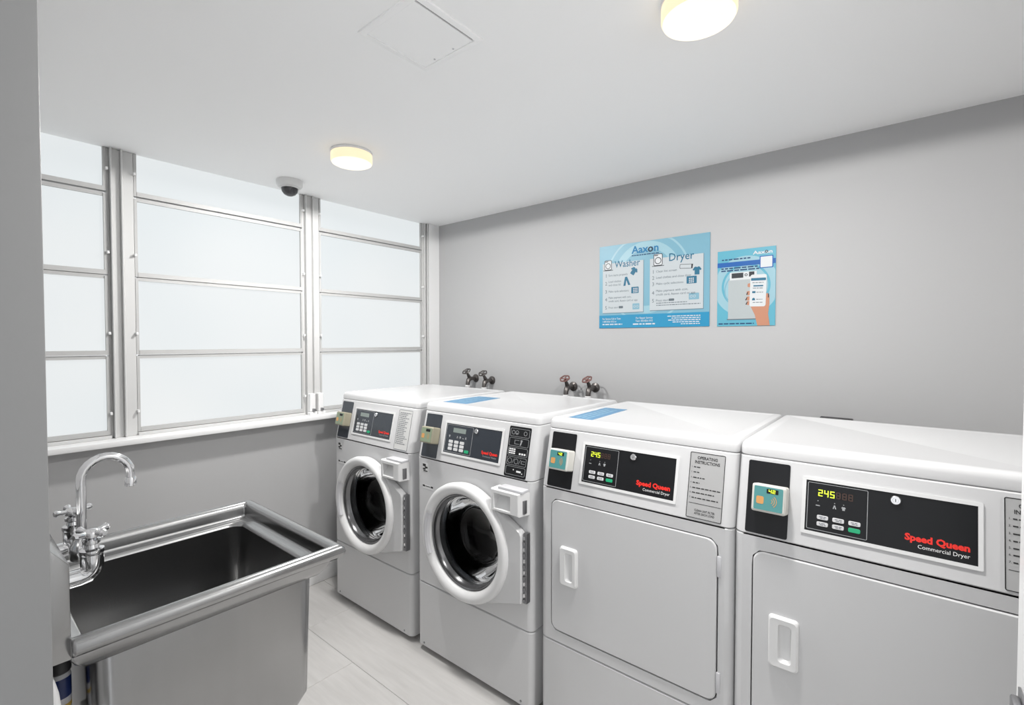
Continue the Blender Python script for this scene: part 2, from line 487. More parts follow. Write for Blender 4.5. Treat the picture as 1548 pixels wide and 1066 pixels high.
# ------------------------------------------------------------------ laundry machines
MW, MD_ = 0.671, 0.693
PB, PT = 0.906, 1.114           # control panel bottom and top
LEAN = 0.046
def plan(yf, inset=0.0, r=0.022, z=0.0):
    pts = rr(inset, MW - inset, yf + inset, MD_ - inset, (r, r, 0.008, 0.008), 4)
    return [(x, y, z) for x, y in pts]
PM = Matrix(((1, 0, 0, 0), (0, LEAN, -(PT - PB), 0), (0, PT - PB, LEAN, PB), (0, 0, 0, 1)))
_l = math.hypot(LEAN, PT - PB)
PM = Matrix(((1, 0, 0, 0), (0, LEAN / _l, -(PT - PB) / _l, 0), (0, (PT - PB) / _l, LEAN / _l, PB), (0, 0, 0, 1)))   # panel plane
FM = Matrix(((1, 0, 0, 0), (0, 0, -1, 0), (0, 1, 0, 0), (0, 0, 0, 1)))       # front plane: (x, z, outward)
TM = Matrix(((1, 0, 0, 0), (0, 1, 0, 0), (0, 0, 1, 1.1505), (0, 0, 0, 1)))   # top plane

def machine_shell(t, split, hole):
    """cabinet shell, base panel, console and top; hole = outline of the front opening"""
    # base panel
    g = G(); g.loft([plan(0.006, 0.004, z=0.022), plan(0, 0, z=0.028), plan(0, 0, z=split - 0.004), plan(0, 0.004, z=split)], cap0=True, cap1=True)
    g.build('base_panel', M_ENAMEL, t)
    for x in (0.06, MW - 0.06):
        for y in (0.06, MD_ - 0.06):
            G().lathe([(0.02, 0.0), (0.02, 0.008), (0.009, 0.010), (0.009, 0.03)], 12, Matrix.Translation((x, y, 0)), True, True).build('levelling_foot', M_RUBBER, t)
    for x in (0.045, MW - 0.055):
        o = G().lathe([(0.0045, 0), (0.0045, 0.002)], 10, FM @ Matrix.Translation((x, 0.042, 0)), True, True).build('screw', M_HINGE, t)
    # cabinet sides, open at the front face
    out = []
    for z, ins in ((split + 0.001, 0.004), (split + 0.005, 0), (PB - 0.004, 0), (PB - 0.001, 0.003)):
        p = plan(0, ins, z=z)
        out.append(p)
    n = len(out[0])
    # rotate so that the flat front segment is the open gap (between point 4 = end of bl corner and 5 = start of br corner)
    rot = [l[5:] + l[:5] for l in out]
    G().loft(rot, ring=False).build('cabinet', M_ENAMEL, t)
    # front panel with its opening
    z0, z1 = split + 0.004, PB - 0.003
    N = 96
    cx, cz = hole['c']
    outer, inner = [], []
    rect = [(0.022, z0), (MW - 0.022, z0), (MW - 0.022, z1), (0.022, z1)]
    Hq = [(x - cx, z - cz) for x, z in rect]
    angs = sorted(set([2 * PI * k / N for k in range(N)] + [math.atan2(z, x) % (2 * PI) for x, z in Hq]))
    for a in angs:
        ro = radial(Hq, a); ri = hole['r'](a)
        outer.append((cx + ro * math.cos(a), 0, cz + ro * math.sin(a)))
        inner.append((cx + ri * math.cos(a), 0, cz + ri * math.sin(a)))
    back = [(x, hole['depth'], z) for x, _, z in inner]
    G().loft([outer, inner, back]).build('front_panel', M_ENAMEL, t)
    # seam strips hidden in the joints
    G().loft([plan(0.006, 0.004, z=split - 0.002), plan(0.006, 0.004, z=split + 0.004)]).build('seam', M_DARK, t)
    # console
    ll = lambda z: LEAN * (z - PB) / (PT - PB)
    g = G(); g.loft([plan(0, 0.003, z=PB), plan(ll(PB + 0.003), 0, z=PB + 0.003), plan(ll(PT - 0.003), 0, z=PT - 0.003), plan(ll(PT), 0.003, z=PT)], cap0=True, cap1=True)
    c = g.build('console', M_ENAMEL, t)
    # top
    y0 = LEAN + 0.0015
    g = G()
    g.loft([plan(y0, 0.002, z=PT + 0.0012), plan(y0, 0, z=PT + 0.004), plan(y0 + 0.001, 0, z=PT + 0.022), plan(y0 + 0.003, 0.002, z=PT + 0.031), plan(y0 + 0.005, 0.006, z=PT + 0.037),
            plan(y0 + 0.009, 0.012, z=PT + 0.039), plan(y0 + 0.016, 0.026, z=PT + 0.039), plan(y0 + 0.02, 0.033, z=PT + 0.0365)], cap0=True, cap1=True)
    g.build('top', M_ENAMEL, t)
    G().loft([plan(y0 + 0.004, 0.004, z=PT - 0.002), plan(y0 + 0.004, 0.004, z=PT + 0.003)]).build('seam', M_DARK, t)
    return c

def card_reader(c, lit):
    st = plate('reader_panel', 0.027, 0.130, 0.006, 0.202, 0.005, 0.0015, M_BLACK if lit else M_BLACK_SHEEN, c, PM)
    rd = plate('card_reader', 0.048, 0.130, 0.069, 0.142, 0.006, 0.042, M_READER if lit else M_READER_W, c, PM, 0.0015, edge=0.004)
    q = PM @ Matrix.Translation((0, 0, 0.0435))
    plate('reader_label', 0.054, 0.123, 0.075, 0.136, 0.003, 0.0008, M_TEAL if lit else M_TEAL_W, rd, q)
    plate('chip_symbol', 0.060, 0.078, 0.090, 0.110, 0.004, 0.0014, M_ORANGE, rd, q)
    g = G()
    for k in range(3):                                # contactless waves
        rad = 0.006 + 0.005 * k
        a = [(0.092 + rad * math.cos(t_), 0.1 + rad * math.sin(t_)) for t_ in [(-0.9 + 1.8 * j / 6) for j in range(7)]]
        b = [(0.092 + (rad + 0.0015) * math.cos(t_), 0.1 + (rad + 0.0015) * math.sin(t_)) for t_ in [(-0.9 + 1.8 * j / 6) for j in range(7)]]
        g.loft([[(x, y_, 0.0013) for x, y_ in a], [(x, y_, 0.0013) for x, y_ in b]], ring=False, M=q)
    g.build('wave_symbol', M_ORANGE, rd, smooth=0)
    plate('reader_display', 0.084, 0.112, 0.120, 0.132, 0.001, 0.0012, M_BLACK, rd, q)
    if lit:
        g = G(); seven(g, '4', 0.089, 0.1215, 0.007, 0.009, 0.0016, q, 0.0018); seven(g, '2', 0.098, 0.1215, 0.007, 0.009, 0.0016, q, 0.0018)
        g.build('reader_digits', M_LED, rd, smooth=0)

def pictogram(g, kind, x, y, s_, M, z):
    """small outlined shirts and flakes"""
    if kind == 0:
        pts = [(-.5, .1), (-.3, .4), (-.12, .45), (0, .36), (.12, .45), (.3, .4), (.5, .1), (.33, 0), (.27, .1), (.27, -.45), (-.27, -.45), (-.27, .1), (-.33, 0)]
    elif kind == 1:
        pts = [(-.4, -.45), (-.12, .45), (.12, .45), (.4, -.45), (.15, -.45), (0, .1), (-.15, -.45)]
    else:
        pts = [(-.45, -.4), (.45, -.4), (.45, -.15), (-.45, -.15)]
    g.poly([(x + a * s_, y + b_ * s_) for a, b_ in pts], z, M)

def display(c, kind):
    black = M_BLACK if kind == 'dryer' else M_BLACK_SHEEN
    frame('display_bezel', 0.160, 0.504, 0.035, 0.180, 0.0085, 0.003, 0.0035, M_PLASTIC, c, PM)
    dp = plate('display_panel', 0.168, 0.496, 0.043, 0.1725, 0.001, 0.0015, black, c, PM)
    z = 0.0022
    if kind == 'dryer':
        frame('keypad_outline', 0.1725, 0.300, 0.0485, 0.167, 0.0012, 0.003, 0.0008, M_GREY_INK, dp, PM, 0.0015)
        g = G()
        for i, ch in enumerate('245'): seven(g, ch, 0.196 + i * 0.0128, 0.1345, 0.0095, 0.0165, 0.0022, PM, z)
        g.build('lit_digits', M_LED, dp, smooth=0)
        g = G()
        for i in range(3): seven(g, '8', 0.2345 + i * 0.0128, 0.1345, 0.0095, 0.0165, 0.0022, PM, z)
        g.build('unlit_digits', M_LED_OFF, dp, smooth=0)
        for x, k in ((0.196, 2), (0.232, 1), (0.251, 0)):
            g = G(); pictogram(g, k, x, 0.113, 0.010, PM, z); g.build('cycle_symbol', M_GREY_INK, dp, smooth=0)
            g = G(); g.box(x - 0.001, x + 0.001, 0.121, 0.123, 0.0015, z, PM); g.build('indicator_light', M_GREY_INK, dp, smooth=0)
        for i in range(3):
            for j in range(2):
                x = 0.195 + 0.0335 * i; y_ = 0.0765 - 0.0165 * j
                gr = (i == 2 and j == 1)
                k = plate('button', x, x + 0.0245, y_, y_ + 0.0105, 0.003, 0.002, M_GREEN if gr else M_KEY, dp, PM, 0.0015, edge=0.0005)
                if gr: k['label'] = 'green start button'
                else: bars('button_print', [(x + 0.005, x + 0.02, y_ + 0.006), (x + 0.007, x + 0.02, y_ + 0.0025)], 0.0018, M_INK_G, k, PM, 0.0037, i * 5 + j)
    else:
        frame('keypad_outline', 0.1725, 0.334, 0.0485, 0.167, 0.0012, 0.002, 0.0008, M_GREY_INK, dp, PM, 0.0015)
        plate('lcd_screen', 0.214, 0.291, 0.135, 0.155, 0.001, 0.0006, M_LCD, dp, PM, 0.0015)
        for x, k in ((0.196, 0), (0.245, 1), (0.262, 0), (0.280, 2), (0.296, 1)):
            g = G(); pictogram(g, k, x, 0.117, 0.011, PM, z); g.build('cycle_symbol', M_GREY_INK, dp, smooth=0)
        for i in range(3):
            for j in range(3):
                x = 0.196 + 0.0345 * i; y_ = 0.088 - 0.0155 * j
                plate('button', x, x + 0.025, y_, y_ + 0.0125, 0.003, 0.002, M_KEY, dp, PM, 0.0015, edge=0.0005)
        k = plate('button', 0.297, 0.322, 0.0555, 0.068, 0.004, 0.002, M_GREEN, dp, PM, 0.0015, edge=0.0005); k['label'] = 'green start button'
    q = PM @ Matrix.Translation((0.353, 0.155, 0.0015))
    lk = G().lathe([(0.0105, 0), (0.0105, 0.004), (0.009, 0.006), (0.006, 0.006), (0.0055, 0.0045)], 20, q, cap1=True).build('lock_cylinder', M_CHROME, dp)
    G().box(-0.0008, 0.0008, -0.0035, 0.0035, 0.004, 0.0052, q).build('key_slot', M_DARK, lk, smooth=0)
    if kind == 'dryer':
        text('brand_lettering', 'Speed Queen', 0.371, 0.0705, 0.0205, M_RED, dp, PM, z, bold=0.045, fit=0.112)
        text('product_lettering', 'Commercial Dryer', 0.394, 0.0555, 0.0125, M_WHITE_INK, dp, PM, z, fit=0.088)
    else:
        text('brand_lettering', 'Speed Queen', 0.396, 0.0685, 0.0175, M_RED, dp, PM, z, bold=0.045, fit=0.088)
        text('product_lettering', 'Commercial Washer', 0.404, 0.0565, 0.0095, M_GREY_INK, dp, PM, z, fit=0.076)

def instructions(c, pale):
    x0, x1, y0, y1 = 0.536, 0.638, 0.008, 0.201
    p = plate('instruction_plate', x0, x1, y0, y1, 0.004, 0.0012, M_PLATE_L if pale else M_PLATE, c, PM)
    frame('plate_outline', x0, x1, y0, y1, 0.0018, 0.004, 0.0006, M_INK_G if pale else M_INK, p, PM, 0.0012)
    z = 0.0018
    if not pale:
        text('heading', 'OPERATING', 0.587, 0.181, 0.0125, M_INK, p, PM, z, bold=0.02, align='CENTER', fit=0.058)
        text('heading', 'INSTRUCTIONS', 0.587, 0.168, 0.0125, M_INK, p, PM, z, bold=0.02, align='CENTER', fit=0.072)
        g = G()
        ys = [0.158, 0.143, 0.127, 0.112, 0.097, 0.083, 0.068]
        ln = [0.022, 0.017, 0.034, 0.020, 0.080, 0.064, 0.076]
        for i, (yy_, l_) in enumerate(zip(ys, ln)):
            text('step_number', '%d.' % (i + 1), 0.542, yy_ - 0.003, 0.0065, M_INK, p, PM, z)
        bars('step_lines', [(0.549, 0.549 + l_, yy_ - 0.0026) for yy_, l_ in zip(ys, ln)], 0.0028, M_INK, p, PM, z, 3)
        G().box(x0 + 0.006, x1 - 0.004, 0.0505, 0.0515, 0.0012, z, PM).build('rule', M_INK, p, smooth=0)
        text('notice', 'CLEAN LINT FILTER', 0.589, 0.029, 0.0085, M_INK, p, PM, z, bold=0.015, align='CENTER', fit=0.058)
        text('notice', 'AFTER EACH LOAD', 0.589, 0.020, 0.0085, M_INK, p, PM, z, bold=0.015, align='CENTER', fit=0.058)
    else:
        rows = [(0.546, 0.628, 0.184)] + [(0.543, 0.543 + random.uniform(0.05, 0.088), 0.176 - 0.0088 * i) for i in range(17)]
        bars('small_print', rows, 0.0034, M_INK_G, p, PM, z, 11)

def icon_panel(c):
    x0, x1, y0, y1 = 0.530, 0.638, 0.004, 0.200
    p = plate('cycle_legend', x0, x1, y0, y1, 0.006, 0.0015, M_BLACK, c, PM); p['label'] = 'black legend panel with white laundry symbols'
    z = 0.0022; h = (y1 - y0 - 0.012) / 5
    for i in range(5):
        a = y0 + 0.006 + h * i
        f_ = frame('legend_box', x0 + 0.006, x1 - 0.006, a + 0.0025, a + h - 0.0025, 0.0011, 0.005, 0.0007, M_GREY_INK, p, PM, 0.0015)
        g = G(); cy = a + h / 2; rnd = random.Random(i + 40)
        if i == 4:
            for x in (0.552, 0.570, 0.612):
                g.loft([[(x + q_ * math.cos(2 * PI * j / 12), cy + q_ * math.sin(2 * PI * j / 12), z) for j in range(12)] for q_ in (0.0085, 0.0068)], M=PM)
            pictogram(g, 2, 0.570, cy, 0.010, PM, z)
        elif i == 3:
            g.box(0.563, 0.585, cy - 0.008, cy - 0.0066, 0.0015, z, PM); g.box(0.563, 0.585, cy + 0.0066, cy + 0.008, 0.0015, z, PM)
            g.box(0.563, 0.5645, cy - 0.008, cy + 0.008, 0.0015, z, PM); g.poly([(0.590, cy - 0.011), (0.596, cy - 0.011), (0.600, cy + 0.002), (0.594, cy + 0.004)], z, PM)
            pictogram(g, 0, 0.597, cy + 0.005, 0.012, PM, z)
        elif i == 2:
            for k in range(9): g.box(0.541 + 0.011 * (k % 3), 0.550 + 0.011 * (k % 3), cy + 0.006 - 0.008 * (k // 3), cy + 0.011 - 0.008 * (k // 3), 0.0015, z, PM)
            for k in range(3): g.box(0.592 + 0.012 * k, 0.600 + 0.012 * k, cy - 0.010, cy - 0.003, 0.0015, z, PM)
        elif i == 1:
            for x in (0.551, 0.583):
                g.loft([[(x + q_ * math.cos(2 * PI * j / 12), cy + q_ * math.sin(2 * PI * j / 12), z) for j in range(12)] for q_ in (0.0105, 0.009)], M=PM)
            for x in (0.568, 0.600): g.poly([(x - 0.006, cy - 0.010), (x - 0.0045, cy - 0.010), (x + 0.006, cy + 0.010), (x + 0.0045, cy + 0.010)], z, PM)
            g.box(0.608, 0.626, cy - 0.006, cy - 0.0045, 0.0015, z, PM); g.box(0.608, 0.626, cy + 0.0035, cy + 0.005, 0.0015, z, PM); g.box(0.608, 0.6095, cy - 0.006, cy + 0.005, 0.0015, z, PM)
        else:
            g.lathe([(0.0025, 0), (0.0025, 0.0007)], 8, PM @ Matrix.Translation((0.575, cy + 0.004, 0.0015)), cap1=True)
            g.lathe([(0.0025, 0), (0.0025, 0.0007)], 8, PM @ Matrix.Translation((0.618, cy - 0.006, 0.0015)), cap1=True)
            g.box(0.590, 0.612, cy - 0.004, cy + 0.003, 0.0015, z - 0.0002, PM)
        g.build('legend_symbol', M_WHITE_INK if i in (2, 0) else M_GREY_INK, f_, smooth=0)

def rrect_hole(x0, x1, z0, z1, r):
    cx, cz = (x0 + x1) / 2, (z0 + z1) / 2
    H = [(x - cx, z - cz) for x, z in rr(x0, x1, z0, z1, r, 8)]
    return {'c': (cx, cz), 'r': (lambda a: radial(H, a)), 'depth': 0.02}

def make_dryer(x, label, dig):
    t = empty('clothes_dryer', (x, 1.436, 0)); tag(t, label, 'clothes dryer', 'coin laundry dryers')
    split = 0.342
    dx0, dx1, dz0, dz1 = 0.046, 0.632, 0.384, 0.869
    c = machine_shell(t, split, rrect_hole(dx0, dx1, dz0, dz1, 0.030))
    # dark gap behind the door, door slab
    plate('door_gasket', dx0 - 0.004, dx1 + 0.004, dz0 - 0.004, dz1 + 0.004, 0.03, 0.002, M_DARK, t, FM, -0.019)
    gp = 0.0035
    dr = plate('door', dx0 + gp, dx1 - gp - 0.001, dz0 + gp + 0.0015, dz1 - gp, 0.028, 0.019, M_ENAMEL, t, FM, -0.016, edge=0.003, n=8)
    # recessed pull with a raised rounded surround
    hx0, hx1, hz0, hz1 = 0.090, 0.162, 0.568, 0.706
    g = G(); hz = 0.003
    L = lambda i, z, r: [(px, py, z) for px, py in rr(hx0 + i, hx1 - i, hz0 + i, hz1 - i, r, 5)]
    def P(a, b, c_, d_, z, r): return [(px, py, z) for px, py in rr(a, b, c_, d_, r, 5)]
    g.loft([L(0, hz, 0.010), L(0.001, hz + 0.008, 0.010), L(0.005, hz + 0.012, 0.010),
            P(hx0 + 0.024, hx1 - 0.016, hz0 + 0.018, hz1 - 0.018, hz + 0.011, 0.008),
            P(hx0 + 0.026, hx1 - 0.018, hz0 + 0.021, hz1 - 0.021, hz + 0.006, 0.008),
            P(hx0 + 0.034, hx1 - 0.020, hz0 + 0.024, hz1 - 0.024, hz + 0.001, 0.006)], cap1=True, M=FM)
    g.build('door_handle', M_PLASTIC, dr)
    for z in (0.45, 0.79):
        box('hinge', dx1 - 0.003, dx1 + 0.008, -0.004, 0.004, z - 0.03, z + 0.03, M_PLASTIC_G, t, 0.001)
    card_reader(c, True); display(c, 'dryer'); instructions(c, False)
    return t

def make_washer(x, label, icons):
    t = empty('washing_machine', (x, 1.436, 0)); tag(t, label, 'washing machine', 'front-loading washers')
    split = 0.325
    cx, cz = 0.338, 0.602
    c = machine_shell(t, split, {'c': (cx, cz), 'r': (lambda a: 0.212), 'depth': 0.05})
    DM = Matrix(((1, 0, 0, cx), (0, 0, -1, 0), (0, 1, 0, cz), (0, 0, 0, 1)))     # (x, z, outward) about the drum axis
    # drum
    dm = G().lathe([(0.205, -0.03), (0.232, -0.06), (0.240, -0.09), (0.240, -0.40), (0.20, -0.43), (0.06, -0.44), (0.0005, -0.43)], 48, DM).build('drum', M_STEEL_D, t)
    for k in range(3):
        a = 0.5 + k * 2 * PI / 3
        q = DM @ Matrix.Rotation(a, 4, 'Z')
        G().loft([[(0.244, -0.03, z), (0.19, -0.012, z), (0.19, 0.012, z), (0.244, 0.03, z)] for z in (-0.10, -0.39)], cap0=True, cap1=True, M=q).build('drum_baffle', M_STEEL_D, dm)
    G().lathe([(0.214, 0.0), (0.206, -0.01), (0.19, -0.02), (0.186, -0.035), (0.20, -0.05), (0.215, -0.05)], 48, DM).build('door_gasket', M_RUBBER, t)
    # door: flat plate reaching to the hinge, thick rounded ring, chrome inner ring, glass bowl
    R = 0.247
    H = hull([(round(0.243 * math.cos(2 * PI * k / 96), 6), round(0.243 * math.sin(2 * PI * k / 96), 6)) for k in range(96)] + [(0.308, 0.112), (0.308, -0.155)])
    N = 120
    def lp(ins, z): return [((radial(H, 2 * PI * k / N) - ins) * math.cos(2 * PI * k / N), (radial(H, 2 * PI * k / N) - ins) * math.sin(2 * PI * k / N), z) for k in range(N)]
    circ = lambda r, z: [(r * math.cos(2 * PI * k / N), r * math.sin(2 * PI * k / N), z) for k in range(N)]
    dr = empty('door', (0, 0, 0), t)
    G().loft([circ(0.198, 0.004), lp(0.004, 0.004), lp(0, 0.008), lp(0, 0.030), lp(0.004, 0.036), circ(0.225, 0.037), circ(0.198, 0.037)], M=DM).build('door_plate', M_ENAMEL, dr, smooth=40)
    G().lathe([(R - 0.002, 0.026), (R, 0.034), (R - 0.002, 0.046), (R - 0.008, 0.054), (R - 0.018, 0.058), (0.215, 0.056), (0.204, 0.048), (0.199, 0.036), (0.197, 0.010)], 72, DM).build('door_ring', M_PLASTIC, dr)
    G().lathe([(0.198, 0.030), (0.195, 0.034), (0.190, 0.030), (0.187, 0.014), (0.181, 0.008), (0.178, -0.004), (0.178, -0.03)], 72, DM).build('window_trim', M_TRIMRING, dr)
    gl = G().lathe([(0.180, 0.004), (0.172, -0.004), (0.166, -0.03), (0.150, -0.085), (0.125, -0.115), (0.08, -0.128), (0.0005, -0.132)], 64, DM).build('door_glass', M_GLASS, dr)
    # grip cut in the ring opposite the hinge
    g = G(); A0, A1, K = PI - 0.42, PI + 0.46, 14
    ang = [A0 + (A1 - A0) * k / K for k in range(K + 1)]
    pr = [(0.222, 0.0555), (0.222, 0.060), (0.214, 0.0625), (0.203, 0.058), (0.199, 0.046)]
    g.loft([[(r * math.cos(a), r * math.sin(a), z) for a in ang] for r, z in pr], ring=False, M=DM)
    g.build('door_grip', M_PLASTIC_G, dr)
    # piano hinge
    hg = G().box(cx + 0.308, cx + 0.324, -0.024, 0.0, cz - 0.155, cz + 0.112).build('hinge', M_HINGE, t, bevel=0.001, seg=1)
    for k in range(12):
        z = cz - 0.150 + k * 0.0218
        G().tube([(cx + 0.314, -0.0255, z), (cx + 0.314, -0.0255, z + 0.013)], 0.0045, 8).build('hinge_knuckle', M_CHROME if k % 2 else M_HINGE, hg)
    # detergent drawer
    dd = empty('detergent_drawer', (0, 0, 0), t)
    x0, x1, z0, z1 = 0.508, 0.660, 0.782, 0.868
    g = G()
    def q(a, b, cc, d_, y_): return [(a, y_, cc), (b, y_, cc), (b, y_, d_), (a, y_, d_)]
    g.loft([q(x0, x1, z0, z1, 0.0), q(x0, x1 - 0.012, z0, z1, -0.050), q(x0 + 0.004, x1 - 0.016, z0 + 0.004, z1 - 0.004, -0.054),
            q(x0 + 0.016, x0 + 0.100, z0 + 0.010, z1 - 0.016, -0.054),
            [(x0 + 0.018, -0.046, z0 + 0.012), (x0 + 0.098, -0.046, z0 + 0.012), (x0 + 0.098, -0.014, z1 - 0.018), (x0 + 0.018, -0.014, z1 - 0.018)]], cap0=True, cap1=True)
    g.build('drawer_body', M_PLASTIC, dd, smooth=25)
    box('drawer_lid', x0 + 0.030, x1 - 0.004, -0.044, 0.0, z1, z1 + 0.010, M_PLASTIC_G, dd, 0.002)
    box('drawer_latch', x1 - 0.013, x1 - 0.002, -0.034, -0.014, z0 + 0.008, z1 - 0.028, M_HINGE, dd, 0.001)
    # stickers
    st = plate('rating_sticker', 0.040, 0.078, 0.842, 0.880, 0.002, 0.0006, M_PLASTIC, t, FM)
    g = G(); g.box(0.042, 0.062, 0.866, 0.878, 0.0006, 0.0012, FM); g.box(0.056, 0.074, 0.858, 0.866, 0.0006, 0.0012, FM); g.box(0.042, 0.060, 0.850, 0.858, 0.0006, 0.0012, FM); g.box(0.046, 0.074, 0.843, 0.848, 0.0006, 0.0012, FM)
    g.build('sticker_print', M_INK, st, smooth=0)
    st = plate('serial_sticker', 0.040, 0.112, 0.764, 0.782, 0.001, 0.0006, M_PLASTIC, t, FM)
    g = G(); g.box(0.041, 0.056, 0.773, 0.781, 0.0006, 0.0012, FM); g.box(0.096, 0.111, 0.773, 0.781, 0.0006, 0.0012, FM); g.box(0.060, 0.092, 0.775, 0.778, 0.0006, 0.0012, FM)
    g.build('sticker_print', M_INK, st, smooth=0)
    card_reader(c, False); display(c, 'washer')
    if icons: icon_panel(c)
    else: instructions(c, True)
    return t

X_W1, X_W2, X_D1, X_D2 = -2.474, -1.757, -1.045, -0.371
w1 = make_washer(X_W1, 'far white front-loading washer by the window, with a pale printed instruction plate', False)
w2 = make_washer(X_W2, 'white front-loading washer beside the dryers, with a black symbol legend panel', True)
d1 = make_dryer(X_D1, 'white dryer next to the washers, blue label on its top', True)
d2 = make_dryer(X_D2, 'nearest white dryer at the right edge, cut off by the frame', True)
def top_label(t, x0, x1, y0, y1, rz, seed):
    cx, cy = (x0 + x1) / 2, (y0 + y1) / 2
    M = TM @ Matrix.Translation((cx, cy, 0)) @ Matrix.Rotation(rz, 4, 'Z')
    w, h = (x1 - x0) / 2, (y1 - y0) / 2
    l = plate('blue_label', -w, w, -h, h, 0.003, 0.0006, M_BLUE_LABEL, t, M)
    l['label'] = 'flat blue printed label on the lid'
    Mr = M @ Matrix.Rotation(PI / 2, 4, 'Z')
    bars('label_print', [(-h * 0.85, h * 0.8, w * 0.35), (-h * 0.8, h * 0.6, -w * 0.05), (-h * 0.85, h * 0.75, -w * 0.5)], 0.010, M_BLUE_LABEL_L, l, Mr, 0.001, seed)
top_label(w2, 0.035, 0.180, 0.125, 0.395, 0.10, 5)
top_label(d1, 0.045, 0.145, 0.090, 0.430, 0.06, 6)

# ------------------------------------------------------------------ steel utility sink
SX0, SX1, SY0, SY1, SZ = -1.600, -1.155, 0.180, 0.605, 0.924
sk = empty('utility_sink', ((SX0 + SX1) / 2, (SY0 + SY1) / 2, 0)); tag(sk, 'stainless steel utility sink on legs in front of the window wall', 'sink')
Ms = Matrix.Translation((-(SX0 + SX1) / 2, -(SY0 + SY1) / 2, 0))
def sl(o, dz, r):
    ob = min(o, 0.034)
    return [(x, y, SZ + dz) for x, y in rr(SX0 - o, SX1 + o, SY0 - ob, SY1 + o, r, 6)]
prof = [(0.006, -0.078), (0.014, -0.074), (0.026, -0.060), (0.034, -0.044), (0.036, -0.032)]
for k in range(0, 11):                                  # rolled outer edge
    prof.append((0.0445 + 0.0165 * math.cos(math.radians(235 + 305 * k / 10)), -0.0165 + 0.0165 * math.sin(math.radians(235 + 305 * k / 10))))
prof += [(0.0275, -0.036), (0.0265, -0.041), (0.023, -0.0445), (0.008, -0.0465), (0.003, -0.049), (0.0, -0.056)]
G().loft([sl(o, z, 0.006 if o > 0.012 else (0.020 if o > 0.004 else 0.034)) for o, z in prof]).build('rim', M_STEEL, sk, smooth=50, M=Ms)
BZ = SZ - 0.405
def bl(ins, z, r): return [(x, y, z) for x, y in rr(SX0 + ins, SX1 - ins, SY0 + ins, SY1 - ins, r, 6)]
G().loft([bl(0, SZ - 0.056, 0.034), bl(0.002, SZ - 0.2, 0.034), bl(0.004, BZ + 0.035, 0.036), bl(0.012, BZ + 0.012, 0.040), bl(0.035, BZ + 0.004, 0.05), bl(0.18, BZ + 0.001, 0.02)], cap1=True).build('bowl_inside', M_STEEL, sk, smooth=60, M=Ms)
G().loft([bl(-0.006, SZ - 0.078, 0.038), bl(-0.003, SZ - 0.2, 0.038), bl(0.0, BZ + 0.032, 0.04), bl(0.010, BZ + 0.006, 0.045), bl(0.034, BZ - 0.002, 0.055), bl(0.18, BZ - 0.003, 0.02)], cap1=True).build('bowl_shell', M_STEEL, sk, smooth=60, M=Ms)
G().lathe([(0.045, 0.004), (0.040, 0.006), (0.030, 0.003), (0.0005, 0.001)], 24, Matrix.Translation(((SX0 + SX1) / 2, (SY0 + SY1) / 2, BZ + 0.001))).build('drain', M_CHROME, sk, M=Ms)
G().tube([((SX0 + SX1) / 2, (SY0 + SY1) / 2, BZ), ((SX0 + SX1) / 2, (SY0 + SY1) / 2, 0.30), ((SX0 + SX1) / 2, (SY0 + SY1) / 2 - 0.05, 0.26), ((SX0 + SX1) / 2, YD + 0.01, 0.26)], 0.02, 10).build('drain_pipe', M_CHROME, sk, M=Ms)
# backsplash with a slanted top
bx0, bx1 = SX0 - 0.061, SX1 + 0.043
pf = [(0.147, 0.887), (0.147, 1.054), (0.112, 1.100), (YD + 0.002, 1.100), (YD + 0.002, 0.887)]
G().loft([[(x, y, z) for y, z in pf] for x in (bx0, bx1)], cap0=True, cap1=True).build('backsplash', M_STEEL, sk, bevel=0.0015, seg=2, M=Ms)
for x in (SX0 + 0.045, SX1 - 0.045):
    for y in (SY0 + 0.045, SY1 - 0.045):
        lg = G().lathe([(0.024, BZ - 0.004), (0.024, BZ - 0.06), (0.0205, BZ - 0.065), (0.0205, 0.06)], 16, Matrix.Translation((x, y, 0)), True, True).build('leg', M_STEEL, sk, M=Ms)
        G().lathe([(0.018, 0.08), (0.018, 0.03), (0.024, 0.02), (0.020, 0.0)], 14, Matrix.Translation((x, y, 0)), True, True).build('foot', M_CHROME, lg, M=Ms)

